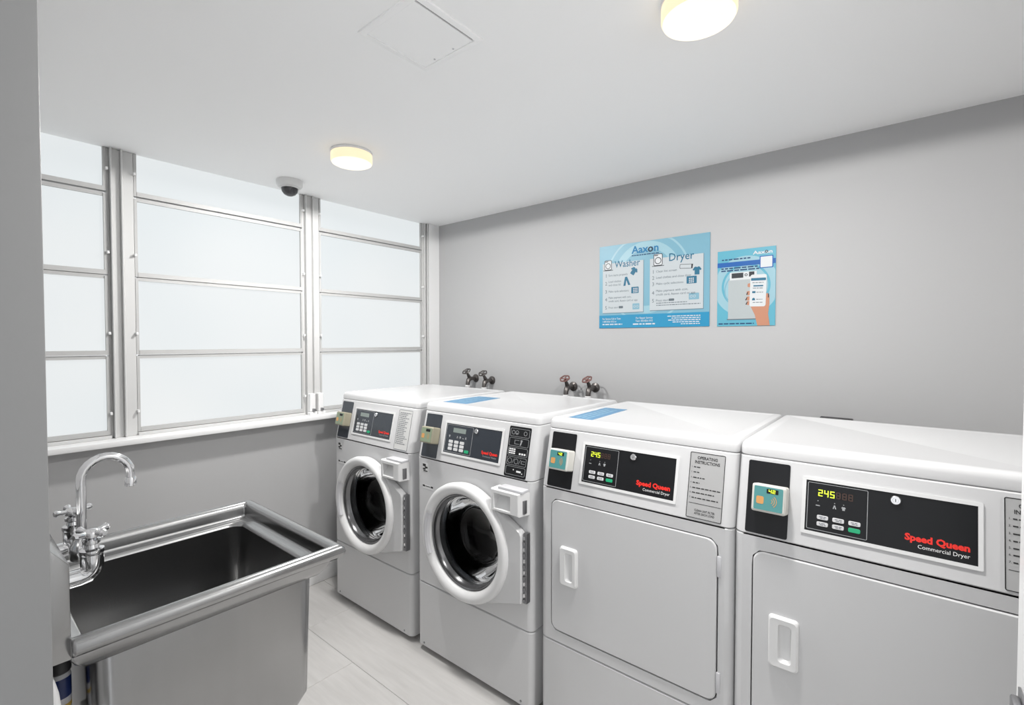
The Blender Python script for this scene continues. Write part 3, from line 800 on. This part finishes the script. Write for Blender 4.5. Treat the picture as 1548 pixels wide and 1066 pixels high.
# chrome faucet on the backsplash
FX, FY, FZ = -1.375, 0.147, 0.985
fc = empty('faucet', (FX, FY, FZ)); tag(fc, 'chrome gooseneck faucet with two cross handles on the sink backsplash', 'faucet')
Mf = Matrix.Translation((-FX, -FY, -FZ))
def fpart(g, name, m=M_CHROME, parent=fc): return g.build(name, m, parent, smooth=50, M=Mf)
CY = FY + 0.056                                             # body axis in front of the splash
for sgn, nm in ((1, 'near'), (-1, 'far')):
    x = FX + 0.098 * sgn
    RY = Matrix.Translation((x, FY, FZ - 0.02)) @ Matrix.Rotation(-PI / 2, 4, 'X')     # local z -> +Y
    fl_ = fpart(G().lathe([(0.026, 0.0), (0.026, 0.004), (0.021, 0.010), (0.016, 0.012), (0.016, 0.030)], 20, RY, True, True), 'wall_flange')
    g = G(); g.tube([(x, FY + 0.01, FZ - 0.02), (x, FY + 0.036, FZ - 0.02), (x, FY + 0.048, FZ - 0.018), (x, FY + 0.055, FZ - 0.010), (x, CY, FZ + 0.0), (x, CY, FZ + 0.022)], [0.017, 0.017, 0.0175, 0.018, 0.019, 0.019], 16)
    fpart(g, 'elbow')
    hz = FZ + 0.022
    Mx = Matrix.Translation((x, CY, hz))
    fpart(G().lathe([(0.019, 0), (0.020, 0.003), (0.020, 0.010), (0.013, 0.013), (0.011, 0.020), (0.015, 0.023), (0.015, 0.029), (0.008, 0.032), (0.008, 0.040)], 16, Mx, True, True), 'valve_bonnet')
    g = G(); g.lathe([(0.008, 0.032), (0.015, 0.036), (0.016, 0.044), (0.012, 0.050), (0.0005, 0.052)], 16, Mx, True)
    rot0 = 0.5 if sgn > 0 else 0.2
    for k in range(4):
        a = rot0 + k * PI / 2
        dx, dy = math.cos(a), math.sin(a)
        g.tube([(x + dx * 0.008, CY + dy * 0.008, hz + 0.043), (x + dx * 0.022, CY + dy * 0.022, hz + 0.044), (x + dx * 0.030, CY + dy * 0.030, hz + 0.045), (x + dx * 0.034, CY + dy * 0.034, hz + 0.045)], [0.006, 0.0055, 0.008, 0.005], 10)
    fpart(g, 'cross_handle')
g = G(); g.tube([(FX - 0.098, CY, FZ), (FX - 0.03, CY, FZ), (FX + 0.03, CY, FZ), (FX + 0.098, CY, FZ)], [0.013, 0.014, 0.014, 0.013], 14)
g.lathe([(0.020, -0.016), (0.022, -0.010), (0.022, 0.014), (0.017, 0.020), (0.014, 0.036)], 18, Matrix.Translation((FX, CY, FZ)), True, True)
fpart(g, 'body')
zs = 1.44 - 0.302
RA = 0.043
path = [(FX, CY, FZ + 0.02), (FX, CY, FZ + 0.06), (FX, CY, zs - 0.03), (FX, CY, zs)]
for k in range(1, 13):
    a = PI - PI * k / 12
    path.append((FX, CY + RA + RA * math.cos(a), zs + RA * math.sin(a) * 1.05))
path.append((FX, CY + 2 * RA, zs - 0.012))
fpart(G().tube(path, 0.0088, 16), 'spout')
fpart(G().lathe([(0.0105, 0.0), (0.0118, 0.001), (0.0118, 0.016), (0.010, 0.020)], 16, Matrix.Translation((FX, CY + 2 * RA, zs - 0.030)), True, True), 'aerator')

# ------------------------------------------------------------------ bottles on the floor by the window wall
sh = empty('wall_shelf', (-1.20, YD, 0.70)); tag(sh, 'small white wall shelf below the sink backsplash', 'shelf')
G().box(-0.10, 0.12, 0.001, 0.078, -0.012, 0.0).build('board', M_PLASTIC, sh, bevel=0.002)
for x in (-0.08, 0.10):
    G().box(x - 0.004, x + 0.004, 0.001, 0.06, -0.05, -0.012).build('bracket', M_PLASTIC, sh, bevel=0.001)
jg = empty('cleaner_bottle', (-1.115, 0.1125, 0.70)); tag(jg, 'white round-shouldered bottle on the shelf under the sink backsplash', 'bottle')
def jl(hx, hy, z, r): return [(x, y, z) for x, y in rr(-hx, hx, -hy, hy, r, 5)]
G().loft([jl(0.026, 0.016, 0.0, 0.008), jl(0.028, 0.0185, 0.005, 0.01), jl(0.028, 0.0190, 0.09, 0.01), jl(0.0275, 0.0185, 0.125, 0.01), jl(0.025, 0.0165, 0.145, 0.01), jl(0.019, 0.0125, 0.163, 0.01), jl(0.010, 0.008, 0.173, 0.007), jl(0.009, 0.007, 0.176, 0.006)], cap0=True, cap1=True).build('bottle_body', M_PLASTIC, jg)
G().lathe([(0.0095, 0.174), (0.0095, 0.184), (0.008, 0.186)], 16, None, True, True).build('cap', M_PLASTIC_G, jg)
bo = empty('cleaner_bottle', (-1.205, 0.1415, 0.70)); tag(bo, 'slim dark-capped bottle with a navy label under the sink backsplash', 'bottle')
G().lathe([(0.015, 0.0), (0.017, 0.003), (0.017, 0.120), (0.015, 0.128), (0.012, 0.131)], 20, None, True, True).build('bottle_body', M_PLASTIC_G, bo)
M_NAVYB = mat('navy_label', srgb(22, 40, 92), 0.3)
lb = G().lathe([(0.0174, 0.082), (0.0174, 0.119)], 20).build('label', M_NAVYB, bo); lb['label'] = 'navy blue label'
M_YEL = mat('yellow_print', srgb(190, 160, 80), 0.5)
G().lathe([(0.0174, 0.062), (0.0174, 0.070)], 20).build('label_band', M_YEL, bo)
G().lathe([(0.0155, 0.127), (0.0178, 0.130), (0.0178, 0.180), (0.015, 0.184)], 20, None, True, True).build('cap', M_RUBBER, bo)

# ------------------------------------------------------------------ ceiling: lamps, camera, access panel
def lamp(x, y, label):
    t = empty('ceiling_lamp', (x, y, ZC)); tag(t, label, 'ceiling light', 'round flush ceiling lights')
    G().lathe([(0.088, 0.0), (0.0905, -0.003), (0.0905, -0.012), (0.0885, -0.012), (0.0885, -0.010)], 40, None, True, True).build('lamp_base', M_TRIM, t)
    G().lathe([(0.0885, -0.011), (0.0895, -0.014), (0.0895, -0.044), (0.086, -0.051)], 48).build('lens_side', M_LENS_SIDE, t)
    G().lathe([(0.086, -0.051), (0.078, -0.055), (0.060, -0.058), (0.0005, -0.059)], 48).build('lens_bottom', M_LENS, t)
    # the lens throws part of its light straight down, part evenly to all sides
    ld = bpy.data.lights.new('lamp_light', 'AREA'); ld.shape = 'DISK'; ld.size = 0.12; ld.energy = LAMP_WATTS * 0.14; ld.color = (1.0, 0.985, 0.965)
    ls = bpy.data.lights.new('lamp_light', 'SPOT'); ls.spot_size = PI; ls.spot_blend = 0.03; ls.shadow_soft_size = 0.07; ls.energy = LAMP_WATTS * 0.46; ls.color = (1.0, 0.985, 0.965)
    for q_l, z_l in ((ld, -0.0600), (ls, -0.0610)):
        lo = bpy.data.objects.new('lamp_light', q_l); COL.objects.link(lo); lo.parent = t; lo.location = (0, 0, z_l)
lamp(-1.945, 1.225, 'round warm white flush lamp nearer the windows')
lamp(-0.415, 1.232, 'round warm white flush lamp at the top edge above the dryers')
lamp(1.95, 1.232, 'unseen round flush lamp added beyond the right edge as fill light')  # added lamp out of view, only there to light the right end

t = empty('security_camera', (-2.545, 1.232, ZC)); tag(t, 'white dome security camera with smoked lens on the ceiling by the windows', 'security camera')
G().lathe([(0.064, 0.0), (0.066, -0.006), (0.064, -0.026), (0.058, -0.034), (0.044, -0.037)], 36, None, True, True).build('camera_base', M_PLASTIC, t)
G().lathe([(0.042, -0.036), (0.042, -0.044), (0.038, -0.060), (0.028, -0.073), (0.014, -0.080), (0.0005, -0.082)], 32).build('dome', M_DOME, t)
G().lathe([(0.049, -0.034), (0.049, -0.040), (0.042, -0.042)], 32).build('trim_ring', M_PLASTIC, t)

hx0, hx1, hy0, hy1 = -1.180, -0.936, 0.764, 1.008
t = empty('ceiling_access_panel', ((hx0 + hx1) / 2, (hy0 + hy1) / 2, ZC)); tag(t, 'square white access panel with a thin frame in the ceiling', 'access panel')
w = (hx1 - hx0) / 2; MH = Matrix.Rotation(PI, 4, 'X')
def sq(r_, z): return [(x, y, z) for x, y in rr(-r_, r_, -r_, r_, 0.002, 2)]
G().loft([sq(w, 0.0), sq(w, 0.005), sq(w - 0.003, 0.007), sq(w - 0.017, 0.007), sq(w - 0.018, 0.0)], M=MH).build('frame', M_CEIL, t)
g = G(); slab(g, [(-0.104, -0.104), (0.0970, -0.104), (0.0970, 0.104), (-0.104, 0.104)], 0.005, 0.0005, MH, 0.001)
g.build('hatch', M_CEIL, t)
G().box(-0.106, 0.106, -0.106, 0.106, 0.0, 0.0008, MH).build('dark_gap', M_DARK, t)
for xx_ in (-0.05, 0.03):
    G().lathe([(0.003, 0.0055), (0.003, 0.007)], 8, MH @ Matrix.Translation((xx_, -0.093, 0)), cap1=True).build('screw', M_PLASTIC_G, t)

# ------------------------------------------------------------------ wall taps behind the washers
def wall_tap(x, z, rz, label, wheel, group):
    t = empty('wall_tap', (x, YW, z)); tag(t, label, 'tap', group)
    G().lathe([(0.028, 0.0), (0.028, 0.004), (0.016, 0.008), (0.013, 0.010), (0.013, 0.05)], 16, Matrix.Rotation(PI / 2, 4, 'X'), True, True).build('wall_flange', M_BRASS, t)
    q = Matrix.Rotation(rz, 4, 'Z')
    g = G()
    g.tube([(0, -0.045, 0), (0, -0.062, -0.001), (0, -0.074, -0.010), (0, -0.080, -0.026), (0, -0.082, -0.045)], [0.014, 0.017, 0.016, 0.014, 0.014], 12)
    g.tube([(0, -0.060, 0.0), (0, -0.074, 0.022), (0, -0.083, 0.036), (0, -0.090, 0.047)], [0.014, 0.011, 0.008, 0.005], 10)
    g.build('valve_body', M_BRASS, t)
    ax = Vector((0.0, -0.55, 0.83)).normalized()
    Mw = Matrix.Translation(Vector((0, -0.092, 0.050))) @ q @ ax.to_track_quat('Z', 'Y').to_matrix().to_4x4()
    g = G(); n = 24
    ringp = [(0.027 * (1 + 0.06 * math.cos(6 * a)) * math.cos(a), 0.027 * (1 + 0.06 * math.cos(6 * a)) * math.sin(a), 0.002) for a in [2 * PI * k / n for k in range(n)]]
    loops = []
    for k in range(n):
        a = 2 * PI * k / n; r0 = 0.027 * (1 + 0.06 * math.cos(6 * a))
        loops.append([((r0 + 0.0042 * math.cos(b)) * math.cos(a), (r0 + 0.0042 * math.cos(b)) * math.sin(a), 0.002 + 0.0042 * math.sin(b)) for b in [2 * PI * j / 6 for j in range(6)]])
    g.loft(loops + [loops[0]], M=Mw)
    for k in range(4):
        a = k * PI / 2
        g.tube([(0, 0, 0), (0.026 * math.cos(a), 0.026 * math.sin(a), 0.002)], 0.0032, 6, M=Mw)
    g.lathe([(0.008, -0.006), (0.008, 0.004), (0.004, 0.007)], 10, Mw, True, True)
    g.build('hand_wheel', wheel, t)
    hs = G().tube([(0, -0.082, -0.068), (0, -0.083, -0.12), (0, -0.075, -0.25), (0, -0.07, -0.55)], 0.011, 10).build('hose', M_HOSE, t)
    G().lathe([(0.017, -0.068), (0.018, -0.064), (0.018, -0.046), (0.014, -0.042)], 14, Matrix.Translation((0, -0.082, 0)), True, True).build('hose_coupling', M_PLASTIC, t)
GT = 'wall taps feeding the washers'
wall_tap(-2.322, 1.182, 0.0, 'leftmost wall tap with a dull metal wheel, behind the far washer', M_BRASS, GT)
wall_tap(-2.170, 1.175, 0.2, 'wall tap second from the window corner, behind the far washer', M_BRASS, GT)
wall_tap(-1.525, 1.172, 0.1, 'wall tap with reddish wheel, left of the pair beside the dryers', M_WHEEL, GT)
wall_tap(-1.378, 1.174, -0.2, 'rightmost wall tap with reddish wheel and white hose coupling', M_WHEEL, GT)

# dark outlet box behind the nearest dryer
t = empty('outlet_box', (-0.228, YW, 1.06)); tag(t, 'dark outlet box on the wall just above the nearest dryer top', 'outlet')
box('box', -0.057, 0.057, -0.035, 0, -0.06, 0.060, M_RUBBER, t, 0.004)
box('faceplate', -0.050, 0.050, -0.039, -0.035, -0.052, 0.052, M_BLACK, t, 0.002)

# ------------------------------------------------------------------ posters
def ink(r_, g_, b_): return tuple(0.66 * c for c in srgb(r_, g_, b_))
C_BG = mat('poster_light_blue', ink(134, 190, 212), 0.4)
C_BG2 = mat('poster_pale_swirl', ink(168, 212, 226), 0.4)
C_BAND = mat('poster_cyan_band', ink(40, 158, 205), 0.4)
C_PAPER = mat('poster_panel_white', ink(212, 220, 224), 0.5)
C_PAPERSH = mat('poster_panel_edge', ink(120, 150, 165), 0.5)
C_TEAL = mat('poster_teal', ink(28, 116, 150), 0.5)
C_BLUE = mat('poster_logo_blue', ink(0, 130, 185), 0.5)
C_GREY = mat('poster_grey_print', ink(110, 122, 130), 0.6)
C_DGREY = mat('poster_dark_print', ink(50, 55, 62), 0.6)
C_PALE = mat('poster_pale_icon', ink(140, 190, 210), 0.5)
C_WHITE = mat('poster_white', ink(238, 242, 244), 0.5)
C_DEEP = mat('poster_deep_band', ink(0, 100, 185), 0.5)
C_BG3 = mat('poster_aqua', ink(104, 190, 214), 0.4)
C_SKIN = mat('poster_skin', ink(214, 150, 118), 0.5)
C_BODY = mat('poster_machine_grey', ink(196, 204, 206), 0.5)
C_INKB = mat('poster_dark_blue_print', ink(20, 70, 120), 0.6)

def ring_poly(g, cx, cy, r0, r1, M, z, a0=0, a1=2 * PI, n=32):
    full = abs(a1 - a0 - 2 * PI) < 1e-6
    ang = [a0 + (a1 - a0) * k / n for k in range(n + (0 if full else 1))]
    g.loft([[(cx + r * math.cos(a), cy + r * math.sin(a), z) for a in ang] for r in (r1, r0)], ring=full, M=M)
def flat(name, x0, x1, y0, y1, z, m, parent, M, r=0.0):
    g = G(); g.poly(rr(x0, x1, y0, y1, r, 4) if r else [(x0, y0), (x1, y0), (x1, y1), (x0, y1)], z, M)
    return g.build(name, m, parent, smooth=0)

def clip_disc(g, cx, cy, r0, r1, W, H, M, z):
    """ring clipped to the sheet by clamping"""
    n = 72
    for k in range(n):
        a, b = 2 * PI * k / n, 2 * PI * (k + 1) / n
        q = [(cx + r * math.cos(t_), cy + r * math.sin(t_)) for r, t_ in ((r0, a), (r1, a), (r1, b), (r0, b))]
        q = [(min(max(x, 0.001), W - 0.001), min(max(y, 0.001), H - 0.001)) for x, y in q]
        ar = abs(sum(q[i][0] * q[(i + 1) % 4][1] - q[(i + 1) % 4][0] * q[i][1] for i in range(4)))
        if ar > 1e-7: g.put([M @ Vector((x, y, z)) for x, y in q], [(0, 1, 2, 3)])

# large instruction poster
PX0, PZ0, PWd, PH = -1.352, 1.512, 0.603, 0.456
p1 = empty('wall_poster', (PX0, YW, PZ0)); tag(p1, 'wide blue washer and dryer instruction poster on the grey wall', 'poster')
MP = Matrix(((1, 0, 0, 0), (0, 0, -1, 0), (0, 1, 0, 0), (0, 0, 0, 1)))
def A(fx): return fx * PWd
def B(fy): return (1 - fy) * PH
G().box(0, PWd, 0, PH, 0, 0.004, MP).build('sheet', C_BG, p1, smooth=0)
g = G(); clip_disc(g, A(0.46), B(0.42), 0.15, 0.19, PWd, PH, MP, 0.0043); clip_disc(g, A(0.46), B(0.42), 0.225, 0.235, PWd, PH, MP, 0.0043)
g.build('swirl', C_BG2, p1, smooth=0)
flat('footer_band', 0, PWd, 0, B(0.845), 0.0048, C_BAND, p1, MP)
z1_, z2_, z3_ = 0.0052, 0.0056, 0.0060
def panel(x0, x1, y0, y1):
    flat('panel_shadow', A(x0) + 0.002, A(x1) + 0.003, B(y1) - 0.004, B(y0), 0.0050, C_PAPERSH, p1, MP)
    return flat('instruction_panel', A(x0), A(x1), B(y1), B(y0), z1_, C_PAPER, p1, MP)
pa = panel(0.035, 0.435, 0.215, 0.815); pb = panel(0.495, 0.950, 0.215, 0.805)
text('logo_lettering', 'Aaxon', A(0.325), B(0.128), 0.056, C_BLUE, p1, MP, z2_, bold=0.02, fit=A(0.250))
g = G(); ring_poly(g, A(0.4985), B(0.102), 0.0075, 0.0135, MP, z3_); g.build('logo_ring', C_DGREY, p1, smooth=0)
bars('tagline', [(A(0.325), A(0.575), B(0.158))], 0.0045, C_INKB, p1, MP, z2_, 4)
text('heading_lettering', 'Washer', A(0.158), B(0.272), 0.052, C_TEAL, p1, MP, z2_, bold=0.008, fit=A(0.247))
text('heading_lettering', 'Dryer', A(0.660), B(0.262), 0.056, C_TEAL, p1, MP, z2_, bold=0.008, fit=A(0.210))
def machine_icon(x0, x1, y0, y1, nm):
    w_ = A(x1 - x0); h_ = PH * (y1 - y0)
    ic = flat(nm, A(x0) + w_ * 0.12, A(x1) - w_ * 0.12, B(y1), B(y0), z2_, C_WHITE, p1, MP, 0.008)
    g = G(); a = rr(A(x0) + w_ * 0.12, A(x1) - w_ * 0.12, B(y1), B(y0), 0.008, 4); b = rr(A(x0) + w_ * 0.17, A(x1) - w_ * 0.17, B(y1) + 0.003, B(y0) - 0.003, 0.006, 4)
    g.loft([[(x, y, z3_) for x, y in a], [(x, y, z3_) for x, y in b]], M=MP)
    cx, cy = A((x0 + x1) / 2), B(y1) + h_ * 0.42
    ring_poly(g, cx, cy, h_ * 0.23, h_ * 0.29, MP, z3_)
    g.box(A(x0) + w_ * 0.2, A(x0) + w_ * 0.5, B(y0) - h_ * 0.17, B(y0) - h_ * 0.10, z2_, z3_, MP)
    g.box(A(x0), A(x1), B(y1) - 0.003, B(y1), z2_, z3_, MP)
    g.build('icon_outline', C_DGREY, ic, smooth=0)
machine_icon(0.042, 0.140, 0.175, 0.295, 'washer_icon'); machine_icon(0.515, 0.622, 0.165, 0.300, 'dryer_icon')
def step(n_, x, fy, lines, parent, w_):
    text('step_number', str(n_), A(x), B(fy) - 0.010, 0.027, C_GREY, parent, MP, z2_)
    for i, (ln, ww) in enumerate(lines):
        text('step_lettering', ln, A(x + 0.036), B(fy) - 0.006 - 0.019 * i + (0.009 if len(lines) > 1 else 0), 0.0165, C_GREY, parent, MP, z2_, fit=A(ww))
step(1, 0.060, 0.36, [('Sort items properly', 0.190)], pa, 0)
step(2, 0.060, 0.455, [('Load clothes', 0.125), ('and close lid', 0.120)], pa, 0)
step(3, 0.060, 0.555, [('Make cycle selections', 0.200)], pa, 0)
step(4, 0.060, 0.650, [('Make payment with coin,', 0.225), ('credit card, Aaxon card or app', 0.285)], pa, 0)
step(5, 0.060, 0.750, [('Press start', 0.095)], pa, 0)
step(1, 0.515, 0.365, [('Clean lint screen', 0.180)], pb, 0)
step(2, 0.515, 0.435, [('Load clothes and close door', 0.300)], pb, 0)
step(3, 0.515, 0.505, [('Make cycle selections', 0.235)], pb, 0)
step(4, 0.515, 0.605, [('Make payment with coin,', 0.275), ('credit card, Aaxon card or app', 0.335)], pb, 0)
step(5, 0.515, 0.695, [('Press start', 0.110)], pb, 0)
bars('small_print', [(A(0.555), A(0.82), B(0.730)), (A(0.555), A(0.93), B(0.755))], 0.0035, C_GREY, pb, MP, z2_, 8)
def icon(kind, fx, fy, s_, m, parent, nm, rz=0.0):
    g = G(); pictogram(g, kind, 0, 0, s_, MP @ Matrix.Translation((A(fx), B(fy), 0)) @ Matrix.Rotation(rz, 4, 'Z'), z2_)
    return g.build(nm, m, parent, smooth=0)
icon(0, 0.345, 0.335, 0.044, C_TEAL, pa, 'shirt_icon', -0.6); icon(1, 0.275, 0.445, 0.052, C_TEAL, pa, 'trousers_icon', 0.1)
icon(0, 0.900, 0.395, 0.044, C_TEAL, pb, 'shirt_icon')
def keypad_icon(x0, x1, y0, y1, parent):
    k = flat('keypad_icon', A(x0), A(x1), B(y1), B(y0), z2_, C_TEAL, parent, MP, 0.003)
    g = G()
    for i in range(3):
        for j in range(3): g.box(A(x0) + 0.012 + 0.009 * i, A(x0) + 0.018 + 0.009 * i, B(y1) + 0.004 + 0.009 * j, B(y1) + 0.010 + 0.009 * j, z2_, z3_, MP)
    g.build('keypad_keys', C_PAPER, k, smooth=0)
keypad_icon(0.322, 0.392, 0.520, 0.595, pa); keypad_icon(0.815, 0.898, 0.450, 0.530, pb)
def card_icon(x0, x1, y0, y1, parent):
    k = flat('card_icon', A(x0) + A(0.035), A(x1), B(y1), B(y0), z2_, C_PALE, parent, MP, 0.003)
    g = G()
    for i in range(2): ring_poly(g, A(x0) + A(0.055) + 0.016 * i, B((y0 + y1) / 2), 0.0045, 0.0065, MP, z3_, n=16)
    g.poly([(A(x0), B(y1) + 0.012), (A(x0) + 0.018, B(y1) + 0.008), (A(x0) + 0.018, B(y1) + 0.018), (A(x0), B(y1) + 0.022)], z3_, MP)
    g.build('coin_outline', C_PAPER, k, smooth=0)
card_icon(0.300, 0.400, 0.715, 0.785, pa); card_icon(0.800, 0.918, 0.635, 0.705, pb)
flat('start_button_icon', A(0.200), A(0.242), B(0.765), B(0.737), z2_, C_GREY, pa, MP, 0.003); flat('start_button_icon', A(0.665), A(0.712), B(0.708), B(0.682), z2_, C_GREY, pb, MP, 0.003)
g = G(); q_ = MP @ Matrix.Translation((A(0.81), B(0.338), 0)) @ Matrix.Rotation(-0.06, 4, 'Z')
a = rr(-0.032, 0.032, -0.011, 0.011, 0.004, 3); b = rr(-0.030, 0.030, -0.009, 0.009, 0.003, 3)
g.loft([[(x, y, z2_) for x, y in a], [(x, y, z2_) for x, y in b]], M=q_); g.poly([(0.026, -0.011), (0.032, -0.011), (0.034, 0.011), (0.026, 0.011)], z2_, q_)
g.build('lint_screen_icon', C_DGREY, pb, smooth=0)
text('footer_lettering', 'For Service Call or Text:', A(0.035), B(0.898), 0.0140, C_WHITE, p1, MP, z2_, bold=0.01, fit=A(0.185))
text('footer_lettering', '1-800-826-1012 or', A(0.035), B(0.932), 0.0140, C_WHITE, p1, MP, z2_, bold=0.01, fit=A(0.140))
bars('footer_print', [(A(0.035), A(0.235), B(0.962))], 0.0060, C_WHITE, p1, MP, z2_, 21)
text('footer_lettering', 'For Repair Service', A(0.445), B(0.898), 0.0140, C_WHITE, p1, MP, z2_, bold=0.01, align='CENTER', fit=A(0.155))
text('footer_lettering', 'Text: 305-826-1012', A(0.445), B(0.932), 0.0140, C_WHITE, p1, MP, z2_, bold=0.01, align='CENTER', fit=A(0.160))
bars('footer_print', [(A(0.340), A(0.550), B(0.966))], 0.0065, C_WHITE, p1, MP, z2_, 22)
bars('footer_print', [(A(0.655), A(0.93), B(0.884)), (A(0.69), A(0.93), B(0.906)), (A(0.662), A(0.93), B(0.928)), (A(0.70), A(0.93), B(0.950)), (A(0.77), A(0.93), B(0.972))], 0.0042, C_WHITE, p1, MP, z2_, 23)

# small phone-payment poster
QX0, QZ0, QW, QH = -0.713, 1.510, 0.250, 0.357
p2 = empty('wall_poster', (QX0, YW, QZ0)); tag(p2, 'small blue poster of a hand holding a phone, right of the instruction poster', 'poster')
def A2(f): return f * QW
def B2(f): return (1 - f) * QH
G().box(0, QW, 0, QH, 0, 0.004, MP).build('sheet', C_BG3, p2, smooth=0)
g = G(); clip_disc(g, A2(0.5), B2(0.48), 0.0, 0.095, QW, QH, MP, 0.0042); clip_disc(g, A2(0.5), B2(0.48), 0.105, 0.14, QW, QH, MP, 0.0042)
g.build('swirl', C_BG2, p2, smooth=0)
g = G(); ring_poly(g, A2(0.48), B2(0.53), 0.083, 0.088, MP, 0.0045, 2.0, 4.2); g.build('arc', C_BG, p2, smooth=0)
flat('title_band', 0, QW, B2(0.217), B2(0.155), 0.0046, C_DEEP, p2, MP)
text('logo_lettering', 'Aaxon', A2(0.625), B2(0.083), 0.022, C_WHITE, p2, MP, z1_, bold=0.025, fit=A2(0.325))
g = G(); ring_poly(g, A2(0.848), B2(0.061), 0.003, 0.0065, MP, z2_, n=16); g.build('logo_ring', C_DGREY, p2, smooth=0)
flat('code_border', A2(0.735), A2(0.960), B2(0.268), B2(0.112), 0.0050, C_DEEP, p2, MP, 0.003)
flat('code_square', A2(0.752), A2(0.943), B2(0.257), B2(0.123), 0.0054, C_WHITE, p2, MP, 0.002)
bars('title_print', [(A2(0.08), A2(0.58), B2(0.128))], 0.0058, C_INKB, p2, MP, 0.005, 31)
bars('caption_print', [(A2(0.07), A2(0.73), B2(0.245)), (A2(0.07), A2(0.73), B2(0.275))], 0.0062, C_INKB, p2, MP, 0.005, 32)
bars('footer_print', [(A2(0.03), A2(0.65), B2(0.975))], 0.0055, C_INKB, p2, MP, 0.005, 33)
dg = flat('machine_picture', A2(0.200), A2(0.700), B2(0.905), B2(0.395), 0.0050, C_BODY, p2, MP)
flat('machine_head', A2(0.225), A2(0.690), B2(0.395), B2(0.295), 0.0049, C_WHITE, dg, MP)
flat('machine_shadow', A2(0.180), A2(0.72), B2(0.918), B2(0.905), 0.0050, C_GREY, dg, MP)
flat('machine_display', A2(0.258), A2(0.462), B2(0.370), B2(0.305), 0.0054, C_DGREY, dg, MP)
flat('machine_display', A2(0.560), A2(0.650), B2(0.362), B2(0.300), 0.0054, C_DGREY, dg, MP)
g = G(); ring_poly(g, A2(0.51), B2(0.336), 0.0035, 0.0065, MP, 0.0054, n=16); g.build('machine_dial', C_DGREY, dg, smooth=0)
g = G()                                                # forearm and palm
g.poly([(A2(a), B2(b)) for a, b in ((0.71, 0.998), (0.665, 0.86), (0.60, 0.76), (0.60, 0.70), (0.80, 0.68), (0.84, 0.60), (0.875, 0.585), (0.905, 0.62), (0.905, 0.72), (0.885, 0.85), (0.915, 0.998))], 0.0056, MP)
for (x, y, a) in ((0.545, 0.475, 0.3), (0.530, 0.575, 0.2), (0.525, 0.645, 0.1), (0.530, 0.705, 0.0)):
    g.poly([(A2(x) + px, B2(y) + py) for px, py in rr(-0.002, 0.016, -0.009, 0.009, 0.006, 3)], 0.0055, MP)
g.build('hand_picture', C_SKIN, p2, smooth=0)
q_ = MP @ Matrix.Translation((A2(0.715), B2(0.548), 0)) @ Matrix.Rotation(-0.03, 4, 'Z')
ph = G().poly(rr(-0.034, 0.034, -0.073, 0.073, 0.009, 5), 0.0060, q_).build('phone_picture', C_WHITE, p2, smooth=0)
g = G()
g.poly(rr(-0.031, 0.031, 0.045, 0.057, 0.002, 2), 0.0064, q_); g.poly(rr(-0.020, 0.021, 0.018, 0.024, 0.001, 2), 0.0064, q_)
g.poly(rr(-0.024, -0.010, -0.012, -0.003, 0.001, 2), 0.0064, q_); g.poly([(-0.024, -0.045), (-0.010, -0.045), (-0.012, -0.036), (-0.017, -0.033), (-0.022, -0.036)], 0.0064, q_)
g.build('phone_screen_print', C_TEAL, ph, smooth=0)
bars('phone_text', [(-0.025, 0.022, 0.034), (-0.022, 0.022, 0.009), (-0.006, 0.022, -0.010), (-0.006, 0.02, -0.042), (-0.02, 0.022, -0.056)], 0.0030, C_GREY, ph, q_, 0.0064, 34)
flat('thumb_nail', A2(0.880), A2(0.897), B2(0.645), B2(0.595), 0.0064, C_DGREY, p2, MP)
g = G()
for (x, y) in ((0.53, 0.578), (0.515, 0.648), (0.520, 0.705)): g.poly([(A2(x) - 0.004, B2(y) - 0.006), (A2(x) + 0.001, B2(y) - 0.007), (A2(x) + 0.006, B2(y) + 0.006), (A2(x) + 0.002, B2(y) + 0.006)], 0.0060, MP)
g.build('finger_nails', C_DGREY, p2, smooth=0)
